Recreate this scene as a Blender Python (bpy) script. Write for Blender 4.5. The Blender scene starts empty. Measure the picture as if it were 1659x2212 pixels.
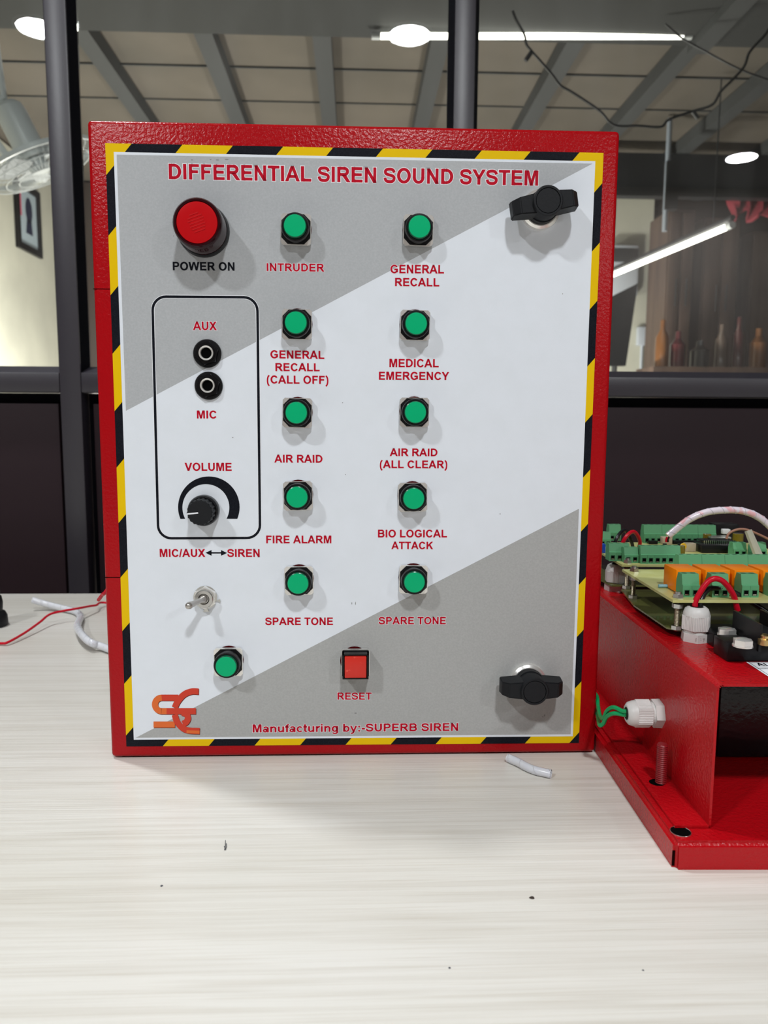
import bpy, bmesh, math, random
from mathutils import Matrix, Vector
random.seed(4)
SC = bpy.context.scene
COL = SC.collection
PI = math.pi

# ------------------------------------------------------------------ camera
F_PX, CX, CY = 1640.0, 829.5, 1106.0
CAM = Vector((-0.00088, -0.45736, 0.21011))
PITCH, YAW, ROLL = 0.119397, 0.038501, 0.006096
fwd = Vector((math.sin(YAW)*math.cos(PITCH), math.cos(YAW)*math.cos(PITCH), -math.sin(PITCH)))
_r = Vector((math.cos(YAW), -math.sin(YAW), 0)); _u = _r.cross(fwd)
RT = _r*math.cos(ROLL) + _u*math.sin(ROLL)
UP = -_r*math.sin(ROLL) + _u*math.cos(ROLL)
cd = bpy.data.cameras.new('camera'); cam = bpy.data.objects.new('camera', cd); COL.objects.link(cam)
cam.matrix_world = Matrix(((RT.x, UP.x, -fwd.x, CAM.x), (RT.y, UP.y, -fwd.y, CAM.y), (RT.z, UP.z, -fwd.z, CAM.z), (0, 0, 0, 1)))
cd.sensor_fit = 'VERTICAL'; cd.sensor_height = 24.0; cd.lens = F_PX/2212*24.0
cd.clip_start = 0.01; cd.clip_end = 50
cd.dof.use_dof = True; cd.dof.focus_distance = 0.455; cd.dof.aperture_fstop = 10.0
SC.camera = cam

# ------------------------------------------------------------------ light
wd = bpy.data.worlds.new('world'); SC.world = wd; wd.use_nodes = True
wd.node_tree.nodes['Background'].inputs[0].default_value = (0.55, 0.62, 0.72, 1)
wd.node_tree.nodes['Background'].inputs[1].default_value = 0.25
DOWNLIGHT = 385.0        # emission of the ceiling downlights
TUBE = 4.5              # emission of the tube lamps
REAR_FILL = 105.0       # added fill lamps of the rear room, no fixture (watts)
SC.view_settings.view_transform = 'Standard'; SC.view_settings.look = 'None'
SC.view_settings.gamma = 1.0; SC.view_settings.use_curve_mapping = False
SC.view_settings.exposure = 0.16

# ------------------------------------------------------------------ pixel -> point helpers
def ray(px, py):
    return fwd + RT*((px-CX)/F_PX) - UP*((py-CY)/F_PX)
def at(px, py, ax, val):
    d = ray(px, py); return CAM + d*((val-CAM[ax])/d[ax])
def TB(px, py, z=0.0): return at(px, py, 2, z)
def PN(px, py, w=0.0):                       # panel coordinates (u right, v up) at distance w in front of the lid
    p = at(px, py, 1, -w); return (p.x, p.z)

# ------------------------------------------------------------------ materials
def srgb(r, g, b):
    f = lambda c: (c/255/12.92) if c/255 <= .04045 else ((c/255+.055)/1.055)**2.4
    return (f(r), f(g), f(b), 1)
MATS = {}
def mat(name, col, rough=.5, metal=0., bump=None, spec=.5, emit=0., trans=0., ior=1.45, vary=None, coat=0., alpha=1., sss=0.):
    if name in MATS: return MATS[name]
    m = bpy.data.materials.new(name); m.use_nodes = True; MATS[name] = m
    nt = m.node_tree; N = nt.nodes; L = nt.links; b = N['Principled BSDF']
    b.inputs['Base Color'].default_value = col; b.inputs['Roughness'].default_value = rough
    b.inputs['Metallic'].default_value = metal; b.inputs['Specular IOR Level'].default_value = spec
    b.inputs['IOR'].default_value = ior; b.inputs['Transmission Weight'].default_value = trans
    b.inputs['Coat Weight'].default_value = coat; b.inputs['Coat Roughness'].default_value = .05
    b.inputs['Alpha'].default_value = alpha
    if emit: 
        b.inputs['Emission Color'].default_value = col; b.inputs['Emission Strength'].default_value = emit
    tc = N.new('ShaderNodeTexCoord')
    if bump:
        sc, st = bump[0], bump[1]
        n = N.new('ShaderNodeTexNoise'); n.inputs['Scale'].default_value = sc; n.inputs['Detail'].default_value = bump[2] if len(bump) > 2 else 2
        bp = N.new('ShaderNodeBump'); bp.inputs['Strength'].default_value = 1.0; bp.inputs['Distance'].default_value = st
        L.new(tc.outputs['Object'], n.inputs['Vector']); L.new(n.outputs['Fac'], bp.inputs['Height']); L.new(bp.outputs['Normal'], b.inputs['Normal'])
    if vary:
        sc, col2, lo, hi = vary[:4]
        n = N.new('ShaderNodeTexNoise'); n.inputs['Scale'].default_value = sc; n.inputs['Detail'].default_value = 4
        mp = N.new('ShaderNodeMapping'); mp.inputs['Scale'].default_value = vary[4] if len(vary) > 4 else (1, 1, 1)
        rp = N.new('ShaderNodeValToRGB'); rp.color_ramp.elements[0].position = lo; rp.color_ramp.elements[1].position = hi
        rp.color_ramp.elements[0].color = col; rp.color_ramp.elements[1].color = col2
        L.new(tc.outputs['Object'], mp.inputs['Vector']); L.new(mp.outputs['Vector'], n.inputs['Vector'])
        L.new(n.outputs['Fac'], rp.inputs['Fac']); L.new(rp.outputs['Color'], b.inputs['Base Color'])
    return m
RED = mat('red_hammer_paint', (0.36, 0.003, 0.006, 1), .22, bump=(560, .00030, 3), spec=.2)
RED2 = mat('red_tray_paint', (0.42, 0.003, 0.007, 1), .22, bump=(560, .00060, 3), spec=.36)
DARKCUT = mat('dark_seam', (0.01, 0.001, 0.001, 1), .8, spec=.03)
SHEET = mat('white_print_film', (0.72, 0.76, 0.82, 1), .38, spec=.25, bump=(2500, .00002), vary=(60, (0.69, 0.73, 0.78, 1), .3, .9))
GREYP = mat('grey_print', (0.385, 0.40, 0.415, 1), .4, spec=.3, bump=(2500, .00002), vary=(900, (0.43, 0.445, 0.46, 1), .35, .75))
GREYQ = mat('grey_print_low', (0.36, 0.365, 0.36, 1), .4, spec=.3, bump=(2500, .00002), vary=(900, (0.405, 0.41, 0.405, 1), .35, .75))
YEL = mat('yellow_print', (0.74, 0.48, 0.002, 1), .38, spec=.15)
BLKP = mat('black_print', (0.005, 0.006, 0.010, 1), .42, spec=.12, vary=(1500, (0.012, 0.014, 0.02, 1), .4, .8))
REDP = mat('crimson_print', (0.46, 0.002, 0.018, 1), .45, spec=.15)
HALO = mat('white_print', (0.80, 0.82, 0.86, 1), .42)
LOGA = mat('logo_orange', (0.68, 0.13, 0.018, 1), .4)
LOGB = mat('logo_red', (0.56, 0.035, 0.012, 1), .4)
LOGS = mat('logo_edge', (0.10, 0.004, 0.004, 1), .5)
CHROME = mat('chrome', (0.86, 0.85, 0.82, 1), .26, .72)
LEVERM = mat('lever_nickel', (0.50, 0.48, 0.45, 1), .3, .9)
STEEL = mat('zinc_steel', (0.62, 0.62, 0.60, 1), .28, 1)
BRASS = mat('brass', (0.62, 0.45, 0.2, 1), .3, 1)
BLK = mat('black_plastic', (0.007, 0.007, 0.008, 1), .32, spec=.3)
BLKM = mat('black_plastic_matt', (0.010, 0.011, 0.013, 1), .5, spec=.25, bump=(700, .00006))
BLKG = mat('black_gloss', (0.004, 0.004, 0.005, 1), .15, spec=.35)
GRN = mat('green_lens', (0.0, 0.40, 0.16, 1), .35, spec=.2)
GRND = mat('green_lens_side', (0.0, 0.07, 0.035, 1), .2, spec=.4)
REDL = mat('red_lens', (0.47, 0.003, 0.006, 1), .25, spec=.25)
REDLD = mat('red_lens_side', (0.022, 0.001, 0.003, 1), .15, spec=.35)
REDB = mat('red_square_lens', (0.60, 0.022, 0.012, 1), .3, vary=(260, (0.80, 0.10, 0.07, 1), .62, .72))
HOLE = mat('hole_dark', (0.05, 0.001, 0.002, 1), .7, spec=.03)
BLACKHOLE = mat('bore_black', (0.002, 0.002, 0.002, 1), .9, spec=.03)
NYLON = mat('grey_nylon', (0.60, 0.59, 0.575, 1), .42, vary=(120, (0.66, 0.65, 0.63, 1), .4, .7))
PVCR = mat('red_pvc', (0.52, 0.003, 0.018, 1), .3, spec=.3)
PVCK = mat('black_pvc', (0.008, 0.008, 0.01, 1), .25)
PVCG = mat('green_pvc', (0.0, 0.33, 0.10, 1), .32)
PVCB = mat('brown_pvc', (0.33, 0.16, 0.11, 1), .4)
WRAP = mat('spiral_wrap', (0.82, 0.84, 0.90, 1), .22, coat=.4, trans=.25, vary=(200, (0.86, 0.87, 0.90, 1), .4, .7))
WRAPP = mat('spiral_wrap_pink', (0.74, 0.66, 0.74, 1), .22, coat=.4, vary=(150, (0.78, 0.42, 0.46, 1), .5, .62))
PCB = mat('board_yellow', (0.50, 0.49, 0.17, 1), .35, vary=(70, (0.58, 0.58, 0.27, 1), .4, .7), coat=.2)
PCBG = mat('board_underside', (0.06, 0.09, 0.006, 1), .2, coat=.4)
SHEETO = mat('insulating_sheet', (0.16, 0.165, 0.05, 1), .2, vary=(40, (0.10, 0.11, 0.025, 1), .42, .6), coat=.4)  # dark green patches paint in the reflection on the glossy sheet
TERM = mat('terminal_green', (0.10, 0.33, 0.16, 1), .45)
TERMD = mat('terminal_green_dark', (0.04, 0.15, 0.07, 1), .5)
ORANGE = mat('relay_orange', (0.93, 0.25, 0.003, 1), .35, spec=.3)
BEIGE = mat('connector_beige', (0.50, 0.42, 0.31, 1), .5)
BLUE = mat('blue_plastic', (0.005, 0.06, 0.42, 1), .4)
YCAP = mat('yellow_capacitor', (0.78, 0.46, 0.02, 1), .4)
WHITEP = mat('white_paper', (0.78, 0.80, 0.84, 1), .6)
FRAME = mat('partition_paint', (0.024, 0.021, 0.030, 1), .38, spec=.9, bump=(120, .00008))
PANEL = mat('partition_board', (0.021, 0.011, 0.014, 1), .45, spec=.2)
GASKET_SHADE = mat('black_gasket_shade', (0.004, 0.004, 0.006, 1), .5, spec=.03)  # gasket black; in the lower gap it stands in for shade
CEIL = mat('ceiling_sheet', (0.135, 0.118, 0.098, 1), .8, vary=(2.2, (0.095, 0.085, 0.071, 1), .35, .7))
SOFF = mat('soffit_grey', (0.035, 0.037, 0.037, 1), .8)
BEAM = mat('beam_steel', (0.055, 0.058, 0.060, 1), .7)
CREAM = mat('cream_wall', (0.68, 0.68, 0.58, 1), .85, vary=(2.5, (0.52, 0.52, 0.45, 1), .35, .7))
DARKW = mat('dark_wall', (0.055, 0.04, 0.035, 1), .8)
BROWN = mat('brown_board', (0.13, 0.085, 0.065, 1), .55, vary=(3, (0.07, 0.045, 0.036, 1), .35, .7, (4, 4, .5)))
FLOORM = mat('floor_tile', (0.25, 0.23, 0.21, 1), .5)
NEARC = mat('near_ceiling', (0.22, 0.22, 0.225, 1), .8)
WHITEM = mat('white_enamel', (0.74, 0.78, 0.80, 1), .3)
LAMP = mat('downlight_glow', (0.96, 0.985, 1.0, 1), .5, emit=DOWNLIGHT)
TUBEM = mat('tube_glow', (1.0, 0.96, 0.86, 1), .5, emit=TUBE)
REDC = mat('red_cloth', (0.30, 0.03, 0.05, 1), .8)
GREYB = mat('dark_grey', (0.03, 0.032, 0.035, 1), .5)
PALE = mat('pale_enamel', (0.55, 0.60, 0.68, 1), .4)
PINK = mat('pink_print', (0.62, 0.12, 0.2, 1), .5)
NAVY = mat('navy_print', (0.01, 0.015, 0.05, 1), .5)
SKYB = mat('pale_blue_print', (0.45, 0.55, 0.62, 1), .5)

def wood():
    m = bpy.data.materials.new('white_wood_laminate'); m.use_nodes = True; nt = m.node_tree; N = nt.nodes; L = nt.links
    b = N['Principled BSDF']; tc = N.new('ShaderNodeTexCoord')
    def streak(sx, sy, scale, detail, dist=0.):
        mp = N.new('ShaderNodeMapping'); mp.inputs['Scale'].default_value = (sx, sy, 1)
        n = N.new('ShaderNodeTexNoise'); n.inputs['Scale'].default_value = scale; n.inputs['Detail'].default_value = detail; n.inputs['Distortion'].default_value = dist
        L.new(tc.outputs['Object'], mp.inputs['Vector']); L.new(mp.outputs['Vector'], n.inputs['Vector']); return n
    a = streak(1.6, 50, 5.0, 8, .3); c = streak(3.0, 230, 4.0, 4); d = streak(1.0, 6, 3.0, 3); e = streak(14, 90, 8, 3)
    r1 = N.new('ShaderNodeValToRGB'); r1.color_ramp.elements[0].position = .28; r1.color_ramp.elements[1].position = .58
    r1.color_ramp.elements[0].color = (0.66, 0.63, 0.575, 1); r1.color_ramp.elements[1].color = (0.76, 0.74, 0.695, 1)
    L.new(a.outputs['Fac'], r1.inputs['Fac'])
    r2 = N.new('ShaderNodeValToRGB'); r2.color_ramp.elements[0].position = .28; r2.color_ramp.elements[1].position = .5
    r2.color_ramp.elements[0].color = (0.92, 0.905, 0.88, 1); r2.color_ramp.elements[1].color = (1, 1, 1, 1)
    L.new(c.outputs['Fac'], r2.inputs['Fac'])
    r3 = N.new('ShaderNodeValToRGB'); r3.color_ramp.elements[0].position = .25; r3.color_ramp.elements[1].position = .75
    r3.color_ramp.elements[0].color = (0.90, 0.89, 0.86, 1); r3.color_ramp.elements[1].color = (1, 1, 1, 1)
    L.new(d.outputs['Fac'], r3.inputs['Fac'])
    def mul(x, y):
        mx = N.new('ShaderNodeMix'); mx.data_type = 'RGBA'; mx.blend_type = 'MULTIPLY'; mx.inputs[0].default_value = 1
        L.new(x, mx.inputs[6]); L.new(y, mx.inputs[7]); return mx.outputs[2]
    L.new(mul(mul(r1.outputs['Color'], r2.outputs['Color']), r3.outputs['Color']), b.inputs['Base Color'])
    bp = N.new('ShaderNodeBump'); bp.inputs['Distance'].default_value = .00012; L.new(c.outputs['Fac'], bp.inputs['Height']); L.new(bp.outputs['Normal'], b.inputs['Normal'])
    b.inputs['Roughness'].default_value = .30; b.inputs['Specular IOR Level'].default_value = .45
    return m
WOOD = wood()
def glass():
    m = bpy.data.materials.new('window_glass'); m.use_nodes = True; nt = m.node_tree; N = nt.nodes; L = nt.links
    N.remove(N['Principled BSDF']); o = N['Material Output']
    t = N.new('ShaderNodeBsdfTransparent'); t.inputs[0].default_value = (.95, .97, .96, 1)
    g = N.new('ShaderNodeBsdfGlossy'); g.inputs['Roughness'].default_value = .0
    fr = N.new('ShaderNodeFresnel'); fr.inputs['IOR'].default_value = 1.5
    mx = N.new('ShaderNodeMixShader'); L.new(fr.outputs[0], mx.inputs[0]); L.new(t.outputs[0], mx.inputs[1]); L.new(g.outputs[0], mx.inputs[2])
    d = N.new('ShaderNodeBsdfDiffuse'); d.inputs[0].default_value = (.6, .62, .62, 1)
    tc = N.new('ShaderNodeTexCoord'); n = N.new('ShaderNodeTexNoise'); n.inputs['Scale'].default_value = 9; n.inputs['Detail'].default_value = 5
    mp = N.new('ShaderNodeMapping'); mp.inputs['Scale'].default_value = (2.2, 1, .5)
    L.new(tc.outputs['Object'], mp.inputs[0]); L.new(mp.outputs[0], n.inputs['Vector'])
    mr = N.new('ShaderNodeMapRange'); mr.inputs[1].default_value = .45; mr.inputs[2].default_value = .9; mr.inputs[3].default_value = .003; mr.inputs[4].default_value = .035
    L.new(n.outputs['Fac'], mr.inputs[0])
    m2 = N.new('ShaderNodeMixShader'); L.new(mr.outputs[0], m2.inputs[0]); L.new(mx.outputs[0], m2.inputs[1]); L.new(d.outputs[0], m2.inputs[2])
    L.new(m2.outputs[0], o.inputs[0]); return m
GLASS = glass()

# ------------------------------------------------------------------ mesh builder
class MB:
    def __init__(s): s.v = []; s.f = []; s.m = []
    def add(s, vs, fs, mi=0, M=None):
        o = len(s.v)
        s.v += [tuple(M @ Vector(p)) if M else tuple(p) for p in vs]
        s.f += [tuple(i+o for i in f) for f in fs]; s.m += [mi]*len(fs)
    def box(s, x0, y0, z0, x1, y1, z1, mi=0, M=None):
        s.add([(x0,y0,z0),(x1,y0,z0),(x1,y1,z0),(x0,y1,z0),(x0,y0,z1),(x1,y0,z1),(x1,y1,z1),(x0,y1,z1)],
              [(3,2,1,0),(4,5,6,7),(0,1,5,4),(1,2,6,5),(2,3,7,6),(3,0,4,7)], mi, M)
    def rbox(s, x0, y0, z0, x1, y1, z1, r, mi=0, M=None, seg=2):
        bm = bmesh.new(); bmesh.ops.create_cube(bm, size=1)
        for v in bm.verts: v.co = Vector(((x0+x1)/2+v.co.x*(x1-x0), (y0+y1)/2+v.co.y*(y1-y0), (z0+z1)/2+v.co.z*(z1-z0)))
        bmesh.ops.bevel(bm, geom=bm.edges[:], offset=r, segments=seg, profile=.5, affect='EDGES')
        bm.verts.ensure_lookup_table(); s.add([v.co.copy() for v in bm.verts], [tuple(v.index for v in f.verts) for f in bm.faces], mi, M); bm.free()
    def prism(s, poly, z0, z1, mi=0, M=None, top=None, mt=None):   # poly counter-clockwise in xy; top = optional other outline
        n = len(poly); t = top or poly
        s.add([(x, y, z0) for x, y in poly]+[(x, y, z1) for x, y in t], [tuple(range(n-1, -1, -1))]+[(i, (i+1) % n, n+(i+1) % n, n+i) for i in range(n)], mi, M)
        s.add([(x, y, z1) for x, y in t], [tuple(range(n))], mi if mt is None else mt, M)
    def lathe(s, prof, n=32, mi=0, M=None, mis=None):              # prof [(r, z)] around z
        vs = []; fs = []; rows = []
        for r, z in prof:
            if r < 1e-7: rows.append([len(vs)]); vs.append((0, 0, z))
            else:
                rows.append(list(range(len(vs), len(vs)+n))); vs += [(r*math.cos(2*PI*i/n), r*math.sin(2*PI*i/n), z) for i in range(n)]
        o = len(s.v); s.v += [tuple(M @ Vector(p)) if M else p for p in vs]
        for k in range(len(rows)-1):
            a, b = rows[k], rows[k+1]; mm = mis[k] if mis else mi
            for i in range(n):
                j = (i+1) % n
                if len(a) == 1 and len(b) == 1: continue
                if len(a) == 1: q = (a[0], b[j], b[i])
                elif len(b) == 1: q = (a[i], a[j], b[0])
                else: q = (a[i], a[j], b[j], b[i])
                s.f.append(tuple(x+o for x in q)); s.m.append(mm)
    def tube(s, pts, r, n=10, mi=0, caps=True, close=False, M=None):
        P = [Vector(p) for p in pts]; vs = []; fs = []; L = len(P)
        t0 = (P[1]-P[0]).normalized(); nrm = t0.orthogonal().normalized()
        for i, p in enumerate(P):
            t = ((P[(i+1) % L]-P[i-1]) if close else (P[min(i+1, L-1)]-P[max(i-1, 0)])).normalized()
            nrm = (nrm - t*nrm.dot(t)).normalized(); b = t.cross(nrm); rr = r[i] if isinstance(r, (list, tuple)) else r
            vs += [p + nrm*rr*math.cos(2*PI*k/n) + b*rr*math.sin(2*PI*k/n) for k in range(n)]
        for i in range(L if close else L-1):
            for k in range(n):
                a = i*n+k; b_ = i*n+(k+1) % n; j = (i+1) % L
                fs.append((a, b_, j*n+(k+1) % n, j*n+k))
        if caps and not close: fs += [tuple(range(n-1, -1, -1)), tuple(range((L-1)*n, L*n))]
        s.add(vs, fs, mi, M)
    def cyl(s, p0, p1, r, n=16, mi=0, M=None): s.tube([p0, p1], r, n, mi, M=M)
    def build(s, name, mats, parent=None, M=None, smooth=35):
        me = bpy.data.meshes.new(name); me.from_pydata(s.v, [], s.f)
        for x in (mats if isinstance(mats, (list, tuple)) else [mats]): me.materials.append(x)
        me.polygons.foreach_set('material_index', s.m)
        if smooth:
            me.polygons.foreach_set('use_smooth', [True]*len(me.polygons)); me.set_sharp_from_angle(angle=math.radians(smooth))
        me.update()
        o = bpy.data.objects.new(name, me); COL.objects.link(o)
        if parent: o.parent = parent
        if M is not None: o.matrix_local = M
        return o
def smooth_path(pts, k=8):
    P = [Vector(p) for p in pts]; P = [P[0]*2-P[1]] + P + [P[-1]*2-P[-2]]; out = []
    for i in range(1, len(P)-2):
        for j in range(k):
            t = j/k; a, b, c, d = P[i-1:i+3]
            out.append(.5*((2*b)+(c-a)*t+(2*a-5*b+4*c-d)*t*t+(3*b-a-3*c+d)*t**3))
    out.append(P[-2]); return out
def empty(name, loc=(0, 0, 0), rz=0, parent=None, M=None):
    o = bpy.data.objects.new(name, None); COL.objects.link(o); o.location = loc; o.rotation_euler = (0, 0, rz)
    o.empty_display_size = .01
    if parent: o.parent = parent
    if M is not None: o.matrix_local = M
    return o
def tag(o, label, cat, group=None, kind=None):
    o['label'] = label; o['category'] = cat
    if group: o['group'] = group
    if kind: o['kind'] = kind
    return o
def struct(o): o['kind'] = 'structure'; return o
def copy_tree(o, parent, M=None):
    c = o.copy(); COL.objects.link(c); c.parent = parent
    if M is not None: c.matrix_local = M
    for ch in [x for x in o.children]:
        copy_tree(ch, c)
    return c
RX = Matrix.Rotation(PI/2, 4, 'X')          # local x right, y up, z out of the panel (towards -Y)
def PM(u, v, w=0., rot=0.): return Matrix.Translation((u, -w, v)) @ RX @ Matrix.Rotation(rot, 4, 'Z')
def circ(r, n, a0=0., cx=0., cy=0.): return [(cx+r*math.cos(a0+2*PI*i/n), cy+r*math.sin(a0+2*PI*i/n)) for i in range(n)]

# ================================================================== SETTING
P = 0.64                                     # front face of the glazed partition
ZC = 1.65                                    # ceiling height above the table top
ZF = -0.75
def slab(name, x0, y0, z0, x1, y1, z1, m): 
    b = MB(); b.box(x0, y0, z0, x1, y1, z1); return struct(b.build(name, m, smooth=None))
slab('floor', -3.2, -3.2, ZF-.05, 4.2, 6.2, ZF, FLOORM)
slab('ceiling_front', -3.2, -3.2, ZC+.02, 4.2, P, ZC+.07, NEARC)
slab('wall_back', -3.2, -3.2, ZF, 4.2, -3.1, ZC+.02, mat('near_wall', (0.46, 0.40, 0.37, 1), .8))
slab('wall_left', -3.2, -3.1, ZF, -3.1, P, ZC+.02, MATS['near_wall'])
slab('wall_right', 4.1, -3.1, ZF, 4.2, P, ZC+.02, MATS['near_wall'])
# beyond the partition
slab('ceiling_rear', -3.2, 2.50, ZC+.015, 4.2, 6.2, ZC+.06, CEIL)
slab('ceiling_soffit', -3.2, P+.04, ZC-.052, 4.2, 2.50, ZC+.06, SOFF)
XWL = at(124, 600, 1, 4.46).x
slab('wall_side_rear', XWL-.1, P+.05, ZF, XWL, 4.46, ZC, CREAM)
slab('wall_far', -2.05, 4.47, ZF, 4.2, 4.55, ZC, DARKW)
slab('wall_far_cream', 1.30, 4.40, ZF, 1.86, 4.45, 1.62, CREAM)
slab('wall_right_rear', 4.1, P+.05, ZF, 4.2, 4.47, ZC, DARKW)
for i, x in enumerate((-1.0, -.555, -.125, .312, .812, 1.26, 1.70, 2.15)):
    o = slab('ceiling_beam', x-.034, 2.501, ZC-.05, x+.034, 4.46, ZC+.010, BEAM)
slab('ceiling_beam', 1.225, P+.06, ZC-.085, 1.295, 2.49, ZC-.053, BEAM)
slab('ceiling_batten', -3, 2.90, ZC+.008, 4, 2.908, ZC+.014, BEAM)
slab('ceiling_batten', -3, 3.24, ZC+.009, 4, 3.246, ZC+.014, BEAM)
slab('wall_header', 1.15, 3.62, 1.385, 2.6, 3.68, ZC-.052, GREYB)

# ---- glazed partition: posts, rails, beads, panes, lower boards
part = empty('wall_partition', (0, P, 0)); struct(part)
def X(px, py, y=P): return at(px, py, 1, y).x
def Z(px, py, y=P): return at(px, py, 1, y).z
lp0, lp1 = X(99, 160), X(147, 160)           # left post face
mp0, mp1 = X(982, 150), X(1026, 150)         # middle post face
RT0, RT1 = Z(60, 804), Z(60, 846)            # rail face top and bottom
rt = Z(60, 804); rb = Z(60, 847)
D = .028                                     # depth of the recess
def pbox(name, x0, z0, x1, z1, y0=0., y1=.045, m=FRAME, r=.0012):
    b = MB(); b.rbox(x0, y0, z0, x1, y1, z1, r); return b.build(name, m, part)
ZT = ZC-.0
pbox('post', lp0, ZF, lp1, ZT); pbox('post', mp0, ZF, mp1, ZT)
xl, xr = -2.9, 3.9
pbox('rail', xl, rb, lp0-.0005, rt); pbox('rail', lp1+.0005, rb, mp0-.0005, rt); pbox('rail', mp1+.0005, rb, xr, rt)
pbox('rail', xl, ZF, lp0-.0005, ZF+.06); pbox('rail', lp1+.0005, ZF, mp0-.0005, ZF+.06); pbox('rail', mp1+.0005, ZF, xr, ZF+.06)
b = .014                                     # bead width
cells = [(xl, lp0, 0), (lp1, mp0, 1), (mp1, xr, 2)]
for x0, x1, k in cells:
    bd = MB(); bl = .0075; y1 = .020
    o = [(x0, rt), (x1, rt), (x1, ZT), (x0, ZT)]; i_ = [(x0+bl, rt+.0095), (x1-bl, rt+.0095), (x1-bl, ZT-bl), (x0+bl, ZT-bl)]
    for a in range(4):
        c = (a+1) % 4
        bd.add([(o[a][0], .003, o[a][1]), (o[c][0], .003, o[c][1]), (i_[c][0], y1, i_[c][1]), (i_[a][0], y1, i_[a][1])], [(0, 1, 2, 3)])
    bd.m = [0, 1, 1, 1]; bd.build('glazing_bead', [FRAME, GASKET_SHADE], part, smooth=None)
    g = MB(); g.box(x0+bl, 0.021, rt+.0095, x1-bl, .025, ZT-bl)
    gl = g.build('window_%d' % (k+1), GLASS, None, Matrix.Translation((0, P, 0)), smooth=None); struct(gl)
    gp = MB(); gap = .010
    gp.box(x0+.0005, .030, ZF+.06, x1-.0005, .034, rb-.0005); gp.build('gasket_shade', GASKET_SHADE, part, smooth=None)  # shade of the gap round the board, painted in as a black sheet
    lb = MB(); lb.rbox(x0+gap, .018, ZF+.07, x1-gap*1.0, .029, rb-.0155, .001); lb.build('lower_panel', PANEL, part)
# behind the partition, below the sill

# ================================================================== TABLE
tbl = empty('work_table', (0, 0, ZF))
tag(tbl, 'long work table with a whitewashed wood laminate top', 'table')
b = MB(); b.rbox(-1.3, -.85, -ZF-.025, 1.5, .459, -ZF, .0012); b.build('tabletop', WOOD, tbl)
for x in (-1.22, 1.42):
    for y in (-.78, .39):
        b = MB(); b.box(x-.025, y-.025, 0, x+.025, y+.025, -ZF-.025); b.build('leg', STEEL, tbl, smooth=None)

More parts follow.
